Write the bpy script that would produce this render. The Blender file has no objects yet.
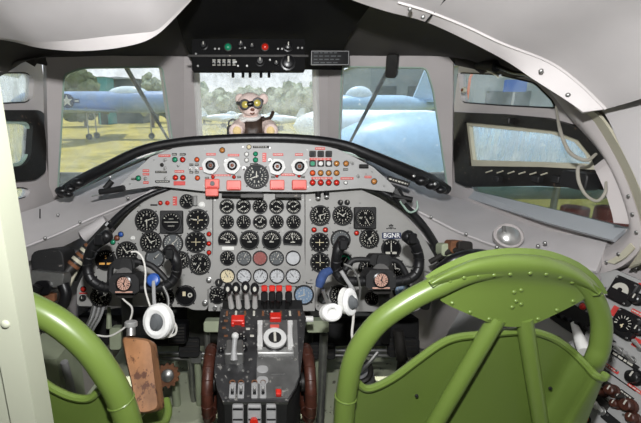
import bpy, math, random
from mathutils import Vector, Matrix
from mathutils.geometry import tessellate_polygon
random.seed(7)
SC = bpy.context.scene
COL = SC.collection
PI = math.pi
R = math.radians
# ------------------------------------------------------------------ camera
F = 400.0; CX = 258.0; CY = 211.5; PITCH = R(15)
EYE = Vector((0, 0, 1.5))
RX = Vector((1, 0, 0)); UP = Vector((0, math.sin(PITCH), math.cos(PITCH))); AX = Vector((0, math.cos(PITCH), -math.sin(PITCH)))
cd = bpy.data.cameras.new('camera'); cam = bpy.data.objects.new('camera', cd); COL.objects.link(cam)
cam.location = EYE; cam.rotation_euler = (PI/2 - PITCH, 0, 0)
cd.sensor_width = 36; cd.lens = 36 * F / 641; cd.shift_x = (320.5 - CX) / 641; cd.clip_start = .02; cd.clip_end = 1000
SC.camera = cam

def ray(px, py):
    return RX * ((px - CX) / F) + UP * ((CY - py) / F) + AX
def W(px, py, d):
    return EYE + ray(px, py) * d
def WY(px, py, y):
    r = ray(px, py); return EYE + r * (y / r.y)

class Plane:
    """a real plane in the cockpit; at() finds the point of it seen along one sight line"""
    def __init__(s, p, x, y):
        s.p = Vector(p); s.x = Vector(x).normalized(); s.n = s.x.cross(Vector(y)).normalized(); s.y = s.n.cross(s.x).normalized()
        if s.n.dot(EYE - s.p) < 0: s.n = -s.n
    def t(s, px, py):
        r = ray(px, py); return (s.p - EYE).dot(s.n) / r.dot(s.n)
    def at(s, px, py, off=0.0):
        r = ray(px, py); return EYE + r * ((s.p + s.n * off - EYE).dot(s.n) / r.dot(s.n))
    def m(s, px, py, off=0.0, rot=0.0):
        o = s.at(px, py, off)
        x, y, n = s.x, s.y, s.n
        if rot:
            c, q = math.cos(rot), math.sin(rot); x, y = x * c + y * q, y * c - x * q
        return Matrix(((x.x, y.x, n.x, o.x), (x.y, y.y, n.y, o.y), (x.z, y.z, n.z, o.z), (0, 0, 0, 1)))
    def s(s, px, py):           # metres per pixel at that place
        return s.t(px, py) / F
    def wh(s, px, py, w, h):    # real width and height of a w x h pixel patch
        a = (s.at(px + w/2, py) - s.at(px - w/2, py)).length
        b = (s.at(px, py + h/2) - s.at(px, py - h/2)).length
        return a, b
    def loc(s, pts, o):
        return [((q - o).dot(s.x), (q - o).dot(s.y)) for q in pts]
def face_plane(d): return Plane(W(CX, CY, d), RX, UP)
def plane3(a, b, c):            # x axis a->b
    return Plane(a, b - a, c - a)
def mat_frame(o, x, y):
    x = Vector(x).normalized(); n = x.cross(Vector(y)).normalized(); y = n.cross(x); o = Vector(o)
    return Matrix(((x.x, y.x, n.x, o.x), (x.y, y.y, n.y, o.y), (x.z, y.z, n.z, o.z), (0, 0, 0, 1)))
def axis_frame(o, n, hint=(0, 0, 1)):
    n = Vector(n).normalized(); h = Vector(hint)
    if abs(n.dot(h)) > .95: h = Vector((1, 0, 0))
    x = h.cross(n).normalized(); y = n.cross(x)
    return mat_frame(o, x, y)

# ------------------------------------------------------------------ materials
def lin(c):
    return tuple(((v/255)/12.92 if v <= 10 else (((v/255)+.055)/1.055)**2.4) for v in c)
MATS = {}
def mat(name, rgb, rough=.5, metal=0.0, var=.12, scale=18, bump=0.0, wear=None, spec=.5, emit=0, stretch=None, coat=0):
    m = bpy.data.materials.new(name); m.use_nodes = True; nt = m.node_tree; N = nt.nodes; L = nt.links
    b = N['Principled BSDF']; c = lin(rgb)
    b.inputs['Roughness'].default_value = rough; b.inputs['Metallic'].default_value = metal
    b.inputs['Specular IOR Level'].default_value = spec
    b.inputs['Coat Weight'].default_value = coat
    tc = N.new('ShaderNodeTexCoord'); src = tc.outputs['Object']
    if stretch:
        mp = N.new('ShaderNodeMapping'); mp.inputs['Scale'].default_value = stretch; L.new(src, mp.inputs['Vector']); src = mp.outputs['Vector']
    nz = N.new('ShaderNodeTexNoise'); nz.inputs['Scale'].default_value = scale; nz.inputs['Detail'].default_value = 5
    L.new(src, nz.inputs['Vector'])
    rp = N.new('ShaderNodeValToRGB'); rp.color_ramp.elements[0].position = .3; rp.color_ramp.elements[1].position = .7
    rp.color_ramp.elements[0].color = tuple(v*(1-var) for v in c) + (1,)
    rp.color_ramp.elements[1].color = tuple(min(1, v*(1+var)) for v in c) + (1,)
    L.new(nz.outputs['Fac'], rp.inputs['Fac']); out = rp.outputs['Color']
    if wear:
        wc, ws, wt = wear
        n2 = N.new('ShaderNodeTexNoise'); n2.inputs['Scale'].default_value = ws; n2.inputs['Detail'].default_value = 8; n2.inputs['Roughness'].default_value = .65
        L.new(src, n2.inputs['Vector'])
        r2 = N.new('ShaderNodeValToRGB'); r2.color_ramp.elements[0].position = wt; r2.color_ramp.elements[1].position = wt + .03
        L.new(n2.outputs['Fac'], r2.inputs['Fac'])
        mx = N.new('ShaderNodeMixRGB'); mx.inputs['Color2'].default_value = lin(wc) + (1,)
        L.new(r2.outputs['Color'], mx.inputs['Fac']); L.new(out, mx.inputs['Color1']); out = mx.outputs['Color']
    L.new(out, b.inputs['Base Color'])
    if bump:
        bp = N.new('ShaderNodeBump'); bp.inputs['Strength'].default_value = bump; bp.inputs['Distance'].default_value = .004
        L.new(nz.outputs['Fac'], bp.inputs['Height']); L.new(bp.outputs['Normal'], b.inputs['Normal'])
    if emit:
        L.new(out, b.inputs['Emission Color']); b.inputs['Emission Strength'].default_value = emit
    MATS[name] = m; return m
def glass(name, tint, dirt, dirtcol, scale, gloss=.06, streak=(1, 1, 1)):
    m = bpy.data.materials.new(name); m.use_nodes = True; nt = m.node_tree; N = nt.nodes; L = nt.links
    for n in list(N): N.remove(n)
    o = N.new('ShaderNodeOutputMaterial'); tr = N.new('ShaderNodeBsdfTransparent'); tr.inputs['Color'].default_value = tint + (1,)
    gl = N.new('ShaderNodeBsdfGlossy'); gl.inputs['Roughness'].default_value = .03
    df = N.new('ShaderNodeBsdfDiffuse'); df.inputs['Color'].default_value = lin(dirtcol) + (1,)
    tl = N.new('ShaderNodeBsdfTranslucent'); tl.inputs['Color'].default_value = lin(dirtcol) + (1,)
    d2 = N.new('ShaderNodeMixShader'); d2.inputs[0].default_value = .5; L.new(df.outputs[0], d2.inputs[1]); L.new(tl.outputs[0], d2.inputs[2])
    tc = N.new('ShaderNodeTexCoord'); mp = N.new('ShaderNodeMapping'); mp.inputs['Scale'].default_value = streak
    nz = N.new('ShaderNodeTexNoise'); nz.inputs['Scale'].default_value = scale; nz.inputs['Detail'].default_value = 9; nz.inputs['Roughness'].default_value = .7
    L.new(tc.outputs['Object'], mp.inputs['Vector']); L.new(mp.outputs['Vector'], nz.inputs['Vector'])
    rp = N.new('ShaderNodeValToRGB'); e = rp.color_ramp.elements
    e[0].position = .40; e[0].color = (dirt*.45,)*3 + (1,); e[1].position = .68; e[1].color = (min(1, dirt*1.5),)*3 + (1,)
    k = e.new(.74); k.color = (min(1, dirt*2.6),)*3 + (1,)
    L.new(nz.outputs['Fac'], rp.inputs['Fac'])
    m1 = N.new('ShaderNodeMixShader'); L.new(rp.outputs['Color'], m1.inputs[0]); L.new(tr.outputs[0], m1.inputs[1]); L.new(d2.outputs[0], m1.inputs[2])
    m2 = N.new('ShaderNodeMixShader'); m2.inputs[0].default_value = gloss; L.new(m1.outputs[0], m2.inputs[1]); L.new(gl.outputs[0], m2.inputs[2])
    L.new(m2.outputs[0], o.inputs['Surface']); MATS[name] = m; return m

mat('panel_grey', (152, 151, 148), .55, var=.06, scale=9, wear=((120, 118, 112), 60, .70))
mat('fascia_grey', (158, 158, 157), .55, var=.06, scale=9, wear=((120, 118, 112), 60, .70))
mat('wall_paint', (178, 172, 171), .6, var=.06, scale=6, wear=((140, 130, 122), 35, .72))
mat('liner', (196, 192, 192), .7, var=.04, scale=7, bump=.15)
mat('liner_lip', (204, 199, 198), .6, var=.04, scale=9)
mat('ledge_paint', (186, 182, 182), .55, var=.06, scale=7, wear=((150, 138, 126), 40, .73))
mat('roof_shaded', (60, 57, 55), .7, var=.08, scale=8)  # grey paint darkened: flash shadow put into the colour
mat('black_matte', (17, 17, 18), .7, var=.25, scale=25)
mat('black_roof', (13, 13, 14), .85, var=.25, scale=14, spec=.2)
mat('black_gloss', (18, 18, 20), .32, var=.2, scale=20)
mat('black_worn', (25, 25, 26), .6, var=.25, scale=20, wear=((105, 100, 96), 55, .66))
mat('ped_black', (50, 50, 51), .36, var=.35, scale=26, wear=((128, 126, 122), 45, .60))
mat('ped_painted_sheen', (92, 92, 91), .35, .0, var=.55, scale=9, wear=((140, 138, 134), 30, .62))  # pedestal black lightened and mottled: grey sheen put into the colour, plus wear
mat('black_frame', (20, 18, 16), .5, var=.3, scale=25, wear=((84, 66, 52), 48, .63), bump=.3)
mat('pad', (20, 20, 22), .42, var=.3, scale=30, bump=.25)
mat('pad_worn', (22, 22, 24), .38, var=.3, scale=30, bump=.4, wear=((120, 116, 112), 50, .68))
mat('dial_black', (15, 15, 17), .7, spec=.12, var=.15, scale=40)
mat('dial_grey', (96, 99, 101), .7, spec=.12, var=.1, scale=40)
mat('dial_pale', (190, 192, 194), .7, spec=.12, var=.1, scale=40)
mat('dial_cream', (214, 202, 170), .7, spec=.12, var=.1, scale=40)
mat('dial_blue', (120, 142, 166), .7, spec=.12, var=.1, scale=40)
mat('dial_red', (148, 92, 88), .7, spec=.12, var=.15, scale=60)
mat('white_mark', (190, 188, 178), .5, var=.03)
mat('white_paint', (222, 222, 218), .45, var=.05, scale=20, wear=((150, 146, 140), 40, .70))
mat('white_foam', (232, 232, 230), .8, var=.04, scale=60, bump=.2)
mat('grey_light', (202, 202, 200), .5, var=.05)
mat('grey_plastic', (150, 150, 150), .5, var=.06)
mat('red', (206, 42, 30), .4, var=.1, scale=30)
mat('red_label', (196, 62, 58), .5, var=.1, scale=60)
mat('red_guard', (214, 92, 80), .45, var=.1, scale=40)
mat('red_lamp', (190, 40, 26), .2, var=.1, scale=40, coat=.5)
mat('amber', (178, 118, 58), .25, var=.12, scale=40, coat=.5)
mat('orange_lamp', (206, 84, 40), .25, var=.1, scale=40, coat=.5)
mat('amber_glow', (236, 176, 92), .4, var=.05)
mat('green_lamp', (30, 132, 96), .25, var=.1, scale=40, coat=.5)
mat('blue_cap', (44, 84, 160), .3, var=.1, scale=40)
mat('brown_cap', (118, 66, 46), .35, var=.1)
mat('blue_cloth', (44, 66, 112), .85, var=.2, scale=60, bump=.4)
mat('silver', (198, 198, 196), .32, .7, var=.12, scale=30)
mat('steel', (150, 150, 148), .38, .8, var=.15, scale=30)
mat('seat_green', (98, 118, 54), .33, var=.05, scale=5, wear=((70, 92, 36), 70, .74), coat=.25)
mat('seat_green_dark', (90, 109, 49), .4, var=.06, scale=5, wear=((66, 86, 33), 70, .73), coat=.2)
mat('door_cream', (170, 173, 154), .5, var=.04, scale=4)
mat('floor_green', (180, 185, 160), .7, var=.1, scale=6, wear=((112, 112, 96), 18, .62))
mat('box_green', (158, 166, 140), .6, var=.1, scale=12)
mat('leather', (132, 92, 60), .55, var=.35, scale=22, bump=.6, wear=((78, 46, 28), 26, .58), stretch=(1, 1, .5))
mat('wheel_brown', (66, 34, 24), .45, var=.3, scale=40, bump=.5)
mat('rust', (112, 72, 46), .8, var=.3, scale=30, bump=.5)
mat('cable_white', (206, 204, 198), .5, var=.05)
mat('ivory_face', (186, 146, 130), .6, var=.2, scale=120)
mat('cream_metal', (188, 184, 164), .5, var=.06, scale=8)
mat('sill_blue', (166, 170, 174), .4, var=.06, scale=8)
mat('sealant', (150, 172, 160), .6, var=.1, scale=20)
mat('strap', (150, 146, 136), .6, var=.1, scale=40)
mat('dark_metal', (44, 42, 40), .5, .3, var=.3, scale=30, wear=((112, 104, 96), 45, .66))
mat('dark_under', (58, 58, 54), .8, var=.3, scale=14)
# outside
mat('grass', (150, 139, 78), .95, var=.22, scale=.35, wear=((122, 116, 66), .12, .58), spec=.1)
mat('leaf', (92, 102, 78), .9, var=.4, scale=1.2, spec=.1)
mat('leaf_hazed', (150, 158, 138), .9, var=.35, scale=1.2, spec=.1)  # haze put into a lighter leaf colour
mat('bark', (92, 76, 60), .9, var=.2, scale=4)
mat('aircraft_blue', (112, 136, 172), .45, var=.06, scale=1.5)
mat('aircraft_pale', (150, 178, 200), .35, var=.06, scale=1.2, wear=((216, 224, 228), 3, .64))
mat('instrument_dark', (52, 54, 56), .7, spec=.12, var=.1, scale=40)
mat('aircraft_white', (214, 222, 228), .4, var=.05, scale=1.5)
mat('navy', (34, 46, 82), .5, var=.05)
mat('canopy_glass', (196, 208, 214), .15, var=.05)
mat('tyre', (30, 30, 30), .8, var=.1)
mat('hangar_grey', (128, 138, 142), .7, var=.06, scale=.4, stretch=(6, 6, .3))
mat('hangar_dark', (70, 80, 84), .7, var=.1, scale=.4)
mat('hangar_roof', (172, 176, 178), .6, var=.06, scale=.4)
mat('teal', (96, 160, 160), .6, var=.06)
mat('sign_blue', (52, 96, 168), .5, var=.06)
mat('red_drum', (158, 46, 40), .5, var=.12, scale=6)
mat('orange', (206, 104, 60), .5, var=.06)
# toy
mat('plush', (238, 216, 208), .95, var=.12, scale=140, bump=.8, spec=.1)
mat('plush_pad', (232, 206, 150), .95, var=.1, scale=140, bump=.6, spec=.1)
mat('jacket', (58, 44, 36), .5, var=.3, scale=60, bump=.5)
mat('lens', (196, 180, 92), .2, var=.2, scale=60)
mat('scarf', (232, 230, 226), .9, var=.05, scale=80)
glass('frost_glow', (1, 1, 1), 2.4, (250, 250, 248), 14, .02)  # translucent edge, near white: sunlit rim glow put into the colour
glass('glass_front', (.95, .97, .97), .19, (214, 222, 220), 14, .05, (1, 1, 1))
glass('glass_mid', (.95, .97, .97), .30, (222, 226, 222), 14, .05, (1, 1, 1))
glass('glass_clear', (.92, .96, .98), .13, (214, 222, 224), 14, .05, (1, 1, 1))
glass('glass_side', (.90, .95, .95), .42, (224, 230, 230), 30, .10, (1.2, 1.2, .35))
glass('glass_dim', (.55, .60, .58), .05, (150, 164, 160), 22, .10, (1.6, 1.6, .5))  # clear lower pane, its tint darkened for the shade outside
# ------------------------------------------------------------------ mesh builder
class MB:
    def __init__(s): s.v = []; s.f = []; s.mi = []; s.mats = []
    def k(s, m):
        if m not in s.mats: s.mats.append(m)
        return s.mats.index(m)
    def add(s, vs, fs, m):
        o = len(s.v); s.v += [Vector(v) for v in vs]; k = s.k(m)
        for f in fs: s.f.append(tuple(i + o for i in f)); s.mi.append(k)
        return s
    def quadbox(s, M, x0, x1, y0, y1, z0, z1, m):
        p = [(x0, y0, z0), (x1, y0, z0), (x1, y1, z0), (x0, y1, z0), (x0, y0, z1), (x1, y0, z1), (x1, y1, z1), (x0, y1, z1)]
        return s.add([M @ Vector(q) for q in p], [(3, 2, 1, 0), (4, 5, 6, 7), (0, 1, 5, 4), (1, 2, 6, 5), (2, 3, 7, 6), (3, 0, 4, 7)], m)
    def rbox(s, M, w, h, d, m, r=None, c=None, z0=0.0, seg=3):
        """rounded box, centred on M in the plane and standing from z0 to z0+d"""
        if r is None: r = min(w, h) * .12
        if c is None: c = min(d * .3, r, .003)
        def ring(w, h, r, z):
            o = []
            for (sx, sy, a) in ((1, 1, 0), (-1, 1, 90), (-1, -1, 180), (1, -1, 270)):
                for i in range(seg + 1):
                    t = R(a + 90 * i / seg); o.append(M @ Vector((sx * (w/2 - r) + r * math.cos(t), sy * (h/2 - r) + r * math.sin(t), z)))
            return o
        rr = max(r - c, r * .3)
        rings = [ring(w, h, r, z0), ring(w, h, r, z0 + d - c), ring(w - 2*c, h - 2*c, rr, z0 + d)]
        return s.rings(rings, m, caps=True)
    def rings(s, rings, m, caps=True, closed=True):
        n = len(rings[0]); vs = [p for r in rings for p in r]; fs = []
        for i in range(len(rings) - 1):
            for j in range(n if closed else n - 1):
                q = (j + 1) % n; fs.append((i*n + j, i*n + q, (i+1)*n + q, (i+1)*n + j))
        if caps: fs.append(tuple(range(n))[::-1]); fs.append(tuple((len(rings)-1)*n + j for j in range(n)))
        return s.add(vs, fs, m)
    def lathe(s, M, prof, m, seg=20, caps=True, sx=1, sy=1):
        rs = [[M @ Vector((sx * r * math.cos(2*PI*j/seg), sy * r * math.sin(2*PI*j/seg), z)) for j in range(seg)] for r, z in prof]
        return s.rings(rs, m, caps)
    def cyl(s, M, r, h, m, seg=16, z0=0.0, c=None):
        if c is None: c = min(r, h) * .18
        return s.lathe(M, [(r, z0), (r, z0 + h - c), (r - c, z0 + h)], m, seg)
    def ball(s, M, r, m, sx=1, sy=1, sz=1, seg=14, n=8):
        return s.lathe(M, [(max(r * math.sin(PI*i/n), r*.02), -r * math.cos(PI*i/n) * sz) for i in range(n + 1)], m, seg, True, sx, sy)
    def tube(s, pts, r, m, seg=10, smooth=0, caps=True):
        pts = [Vector(p) for p in pts]
        rs = list(r) if isinstance(r, (list, tuple)) else [r] * len(pts)
        if smooth: pts, rs = spline(pts, smooth, rs)
        n = len(pts); rings = []; prev = None
        for i in range(n):
            t = (pts[min(i+1, n-1)] - pts[max(i-1, 0)]).normalized()
            if prev is None:
                h = Vector((0, 0, 1)) if abs(t.z) < .9 else Vector((1, 0, 0)); x = h.cross(t).normalized()
            else:
                x = (prev - t * prev.dot(t)).normalized()
            prev = x; y = t.cross(x)
            rings.append([pts[i] + (x * math.cos(2*PI*j/seg) + y * math.sin(2*PI*j/seg)) * rs[i] for j in range(seg)])
        return s.rings(rings, m, caps)
    def torus(s, M, Rr, r, m, seg=24, sg=8, sx=1, sy=1, a0=0, a1=360):
        full = abs(a1 - a0 - 360) < 1e-6; n = seg if full else seg + 1; rings = []
        for i in range(n):
            a = R(a0 + (a1 - a0) * i / seg); rings.append([M @ Vector((sx * (Rr + r*math.cos(2*PI*j/sg)) * math.cos(a), sy * (Rr + r*math.cos(2*PI*j/sg)) * math.sin(a), r*math.sin(2*PI*j/sg))) for j in range(sg)])
        if full: rings.append(rings[0]); return s.rings(rings, m, False)
        return s.rings(rings, m, True)
    def prism(s, pts, n, th, m, holes=()):
        """a plate: outline (with holes) of world points, thickness th along -n"""
        polys = [[Vector(p) for p in pts]] + [[Vector(p) for p in h] for h in holes]
        tris = tessellate_polygon(polys); vs = [p for q in polys for p in q]; N = len(vs); n = Vector(n).normalized()
        fs = []
        for t in tris:
            a, b, c = (vs[i] for i in t); t = tuple(t)
            if (b - a).cross(c - a).dot(n) < 0: t = t[::-1]
            fs.append(t); fs.append(tuple(i + N for i in t[::-1]))
        o = 0
        for q in polys:
            L = len(q)
            for i in range(L): j = (i + 1) % L; fs.append((o+i, o+j, N+o+j, N+o+i))
            o += L
        return s.add(vs + [v - n * th for v in vs], fs, m)
    def loft(s, curves, m, sub=6, subv=4, th=.012, away=None):
        """a curved sheet through several polylines, given real thickness"""
        cs = [spline([Vector(p) for p in c], sub)[0] for c in curves]
        n = len(cs[0]); cols = [spline([c[i] for c in cs], subv)[0] if len(cs) > 2 else lerp2(cs[0][i], cs[1][i], subv) for i in range(n)]
        g = [[cols[i][j] for i in range(n)] for j in range(len(cols[0]))]; H = len(g)
        def nrm(j, i):
            a = g[min(j+1, H-1)][i] - g[max(j-1, 0)][i]; b = g[j][min(i+1, n-1)] - g[j][max(i-1, 0)]
            q = a.cross(b)
            if q.length < 1e-9: q = Vector((0, 0, 1))
            q.normalize()
            return -q if q.dot(EYE - g[j][i]) > 0 else q
        back = [[g[j][i] + nrm(j, i) * th for i in range(n)] for j in range(H)]
        vs = [p for r in g for p in r] + [p for r in back for p in r]; o = n * H; fs = []
        for j in range(H - 1):
            for i in range(n - 1):
                a, b, c, d = j*n+i, j*n+i+1, (j+1)*n+i+1, (j+1)*n+i
                fs.append((a, b, c, d)); fs.append((o+d, o+c, o+b, o+a))
        for i in range(n - 1):
            fs.append((i+1, i, o+i, o+i+1)); q = (H-1)*n; fs.append((q+i, q+i+1, o+q+i+1, o+q+i))
        for j in range(H - 1):
            fs.append((j*n, (j+1)*n, o+(j+1)*n, o+j*n)); fs.append(((j+1)*n+n-1, j*n+n-1, o+j*n+n-1, o+(j+1)*n+n-1))
        return s.add(vs, fs, m)
    def text(s, M, txt, size, m, z=0.0006, sx=1.0):
        vs, fs = glyphs(txt)
        return s.add([M @ Vector((v[0]*size*sx, v[1]*size, z)) for v in vs], fs, m)
    def build(s, name, parent=None, origin=None, sharp=38, smooth=True):
        if parent is not None: o0 = WL[parent.name]
        elif origin is not None: o0 = Vector(origin)
        else:
            o0 = Vector((sum(v.x for v in s.v)/len(s.v), sum(v.y for v in s.v)/len(s.v), min(v.z for v in s.v)))
        me = bpy.data.meshes.new(name); me.from_pydata([tuple(v - o0) for v in s.v], [], s.f)
        for q in s.mats: me.materials.append(MATS[q])
        me.polygons.foreach_set('material_index', s.mi)
        import bmesh
        bm = bmesh.new(); bm.from_mesh(me); bmesh.ops.recalc_face_normals(bm, faces=bm.faces); bm.to_mesh(me); bm.free()
        if smooth:
            me.polygons.foreach_set('use_smooth', [True] * len(me.polygons)); me.set_sharp_from_angle(angle=R(sharp))
        ob = bpy.data.objects.new(name, me); COL.objects.link(ob)
        if parent is not None: ob.parent = parent
        else: ob.location = o0
        WL[ob.name] = o0.copy(); return ob
WL = {}
def spline(pts, sub, rs=None):
    n = len(pts); out = []; ro = []
    if rs is None: rs = [0] * n
    for i in range(n - 1):
        p0 = pts[i-1] if i else pts[0]*2 - pts[1]; p1, p2 = pts[i], pts[i+1]; p3 = pts[i+2] if i + 2 < n else pts[-1]*2 - pts[-2]
        for k in range(sub):
            t = k / sub
            out.append(.5 * (p1*2 + (p2-p0)*t + (p0*2 - p1*5 + p2*4 - p3)*t*t + (p1*3 - p0 - p2*3 + p3)*t**3)); ro.append(rs[i] + (rs[i+1]-rs[i])*t)
    out.append(pts[-1].copy()); ro.append(rs[-1]); return out, ro
def lerp2(a, b, n): return [a.lerp(b, i/n) for i in range(n + 1)]
GL = {}
def glyphs(t):
    if t in GL: return GL[t]
    cu = bpy.data.curves.new('t', 'FONT'); cu.body = t; cu.align_x = 'CENTER'; cu.align_y = 'CENTER'; cu.size = 1; cu.resolution_u = 2; cu.offset = .018
    ob = bpy.data.objects.new('t', cu); COL.objects.link(ob); bpy.context.view_layer.update()
    me = bpy.data.meshes.new_from_object(ob.evaluated_get(bpy.context.evaluated_depsgraph_get()))
    r = ([tuple(v.co) for v in me.vertices], [tuple(p.vertices) for p in me.polygons])
    bpy.data.objects.remove(ob); bpy.data.curves.remove(cu); bpy.data.meshes.remove(me); GL[t] = r; return r
def tag(o, label=None, cat=None, group=None, kind=None):
    if label: o['label'] = label
    if cat: o['category'] = cat
    if group: o['group'] = group
    if kind: o['kind'] = kind
    return o
def thing(name, loc, label, cat, group=None):
    o = bpy.data.objects.new(name, None); o.empty_display_size = .05; COL.objects.link(o); o.location = loc; WL[o.name] = Vector(loc)
    return tag(o, label, cat, group)
def struct(mb, name, **k): return tag(mb.build(name, **k), kind='structure')
# ------------------------------------------------------------------ setting: cockpit shell
PC = plane3(Vector((-1, 2.10, 1.38)), Vector((1, 2.10, 1.38)), Vector((0, 2.02, 1.68)))
PL = plane3(PC.at(184, 70), PC.at(184, 150), W(50, 190, .915/.52))
PR = plane3(PC.at(328, 70), PC.at(328, 150), W(450, 190, .912/.48))
RW = Plane((1.14, 0, 1.2), (-.12, 1, 0), (0, 0, 1))
LW = Plane((-1.12, 0, 1.2), (.12, 1, 0), (0, 0, 1))
def on(pl, px, off=0.0): return [pl.at(x, y, off) for x, y in px]
def rnd(px, r, seg=4):
    """round the corners of a pixel outline"""
    o = []; n = len(px)
    for i in range(n):
        a, b, c = (Vector(px[(i + k) % n]) for k in (-1, 0, 1)); u = (a - b); v = (c - b); q = min(r, u.length * .45, v.length * .45)
        p0 = b + u.normalized() * q; p2 = b + v.normalized() * q
        for k in range(seg + 1):
            t = k / seg; o.append(tuple(p0 * (1-t)**2 + b * 2*t*(1-t) + p2 * t*t))
    return o
h_c = rnd([(196, 64), (315, 64), (317, 141), (200, 141)], 5)
h_l = rnd([(63, 74), (82, 67), (163, 66), (174, 146), (112, 172), (62, 201), (57, 190), (61, 120)], 6)
h_r = rnd([(341, 66), (427, 67), (434, 90), (449, 192), (444, 196), (380, 166), (338, 150)], 6)
mb = MB()
mb.prism(on(PC, [(184, 54), (328, 54), (328, 215), (184, 215)]), PC.n, .045, 'wall_paint', [on(PC, h_c)])
mb.prism(on(PL, [(46, 54), (184, 54), (184, 215), (50, 240)]), PL.n, .045, 'wall_paint', [on(PL, h_l)])
mb.prism(on(PR, [(328, 54), (453, 54), (452, 240), (328, 215)]), PR.n, .045, 'wall_paint', [on(PR, h_r)])
I4 = Matrix.Identity(4)
mb.quadbox(I4, -1.2, 1.2, 2.26, 2.30, 0, 1.12, 'dark_under')  # lower bulkhead, dark colour stands for the gloom under the panel
struct(mb, 'wall_front', origin=(0, 2.2, 0), sharp=20)
hr1 = rnd([(458, 72), (500, 74), (535, 82), (553, 100), (557, 109), (500, 106), (461, 103)], 5)
hr2 = [(462, 117), (500, 119), (545, 122), (578, 131), (601, 150), (618, 175), (630, 205), (632, 226), (625, 230), (560, 213), (472, 192), (466, 180)]
mb = MB()
def wp(pl, s, y, z): return Vector((s * ((1.14 if s > 0 else 1.12) - .12 * y), y, z))
mb.prism([wp(RW, 1, 2.26, .02), wp(RW, 1, .25, .02), wp(RW, 1, .25, 1.80), wp(RW, 1, 1.92, 1.80), wp(RW, 1, 1.92, 1.0), wp(RW, 1, 2.26, 1.0)], RW.n, .035, 'wall_paint', [on(RW, hr1), on(RW, hr2)])
struct(mb, 'wall_right', sharp=20)
hl1 = rnd([(-40, 72), (27, 72), (34, 77), (33, 98), (27, 103), (-40, 106)], 4)
hl2 = rnd([(-40, 116), (28, 117), (34, 122), (32, 160), (25, 169), (-40, 176)], 5)
hl3 = rnd([(-40, 190), (24, 187), (31, 190), (28, 197), (18, 200), (-40, 206)], 4)
mb = MB()
mb.prism([wp(LW, -1, 2.26, .02), wp(LW, -1, .25, .02), wp(LW, -1, .25, 1.80), wp(LW, -1, 1.78, 1.80), wp(LW, -1, 1.78, 1.0), wp(LW, -1, 2.26, 1.0)], LW.n, .035, 'wall_paint', [on(LW, hl1), on(LW, hl2), on(LW, hl3)])
struct(mb, 'wall_left', sharp=20)
mb = MB(); mb.quadbox(I4, -1.1, 1.1, -.6, 2.26, -.04, 0, 'floor_green'); struct(mb, 'floor')
mb = MB(); mb.quadbox(I4, -1.15, 1.15, -.64, -.60, 0, 2.05, 'dark_under'); struct(mb, 'wall_back')  # unseen back wall, added and kept dark to cut ambient light
mb = MB(); mb.quadbox(I4, -1.14, -1.10, -.60, .27, 0, 1.70, 'dark_under'); struct(mb, 'wall_left'); mb = MB(); mb.quadbox(I4, 1.10, 1.14, -.60, .27, 0, 1.70, 'dark_under'); struct(mb, 'wall_right')  # unseen rear side walls, dark to hold ambient light down
# roof shell
fr = [PL.at(22, 58), PL.at(70, 57), PL.at(130, 56), PC.at(195, 56), PC.at(258, 56), PC.at(322, 56), PR.at(385, 56), PR.at(430, 56), PR.at(466, 58)]
def arch(y, k=1.0, dz=0.0): return [Vector((x * k, y, z + dz)) for x, z in ((-1.0, 1.60), (-.86, 1.74), (-.6, 1.85), (-.27, 1.92), (0, 1.94), (.27, 1.92), (.6, 1.85), (.86, 1.74), (1.0, 1.60))]
mb = MB(); mb.loft([fr, arch(1.35, .99, -.02), arch(-.55, 1.06, .06)], 'roof_shaded', 4, 6, .03); struct(mb, 'ceiling')
def skin(y, k=1.0, dz=0.0): return [Vector((x * k, y, z + dz)) for x, z in ((-1.24, 1.66), (-1.02, 1.84), (-.6, 1.97), (0, 2.02), (.6, 1.97), (1.02, 1.84), (1.24, 1.66))]
mb = MB(); mb.loft([skin(2.18, 1, -.03), skin(1.5), skin(.8), skin(-.7)], 'aircraft_white', 4, 4, .02); struct(mb, 'roof')  # unseen outer skin added to block sun leaking through the roof gaps
# black overhead lining in the middle
mb = MB()
mb.loft([[PC.at(196, 69, .05), PC.at(258, 69, .05), PC.at(342, 70, .05)], [Vector((-.30, 1.75, 1.745)), Vector((0, 1.75, 1.76)), Vector((.36, 1.75, 1.75))],
         [Vector((-.28, 1.30, 1.84)), Vector((0, 1.30, 1.86)), Vector((.38, 1.30, 1.84))], [Vector((-.30, .6, 1.88)), Vector((0, .6, 1.9)), Vector((.38, .6, 1.88))]], 'black_roof', 4, 5, .02)
struct(mb, 'ceiling')
# padded white liners
def back(p, y, kx=1.03, dz=.03): return Vector((p.x * kx, y, p.z + dz))
lo = [W(x, y, d) for x, y, d in ((-60, 30, 1.0), (-10, 38, 1.03), (14, 42, 1.05), (40, 48, 1.06), (75, 51, 1.07), (110, 49, 1.08), (140, 43, 1.09), (158, 34, 1.10), (173, 20, 1.11), (190, 2, 1.12), (205, -14, 1.13))]
se = [W(x, y, d) for x, y, d in ((-60, 28, 1.0), (-10, 36, 1.02), (14, 40, 1.03), (40, 42, 1.03), (75, 40, 1.04), (110, 36, 1.05), (140, 33, 1.07), (157, 30, 1.09), (172, 17, 1.10), (189, 0, 1.11), (204, -16, 1.12))]
mb = MB(); mb.loft([lo, se], 'liner_lip', 5, 2, .012)
mb.loft([se, [back(p, p.y - .35, 1.02, .11) for p in se], [back(p, -.3, 1.12, .30) for p in se]], 'liner', 5, 5, .012)
struct(mb, 'ceiling', sharp=50)
lo = [W(x, y, d) for x, y, d in ((325, -12, 1.13), (352, 0, 1.13), (385, 11, 1.13), (426, 22, 1.13), (470, 42, 1.12), (506, 61, 1.11), (533, 79, 1.09), (566, 100, 1.06), (583, 112, 1.04))]
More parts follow.
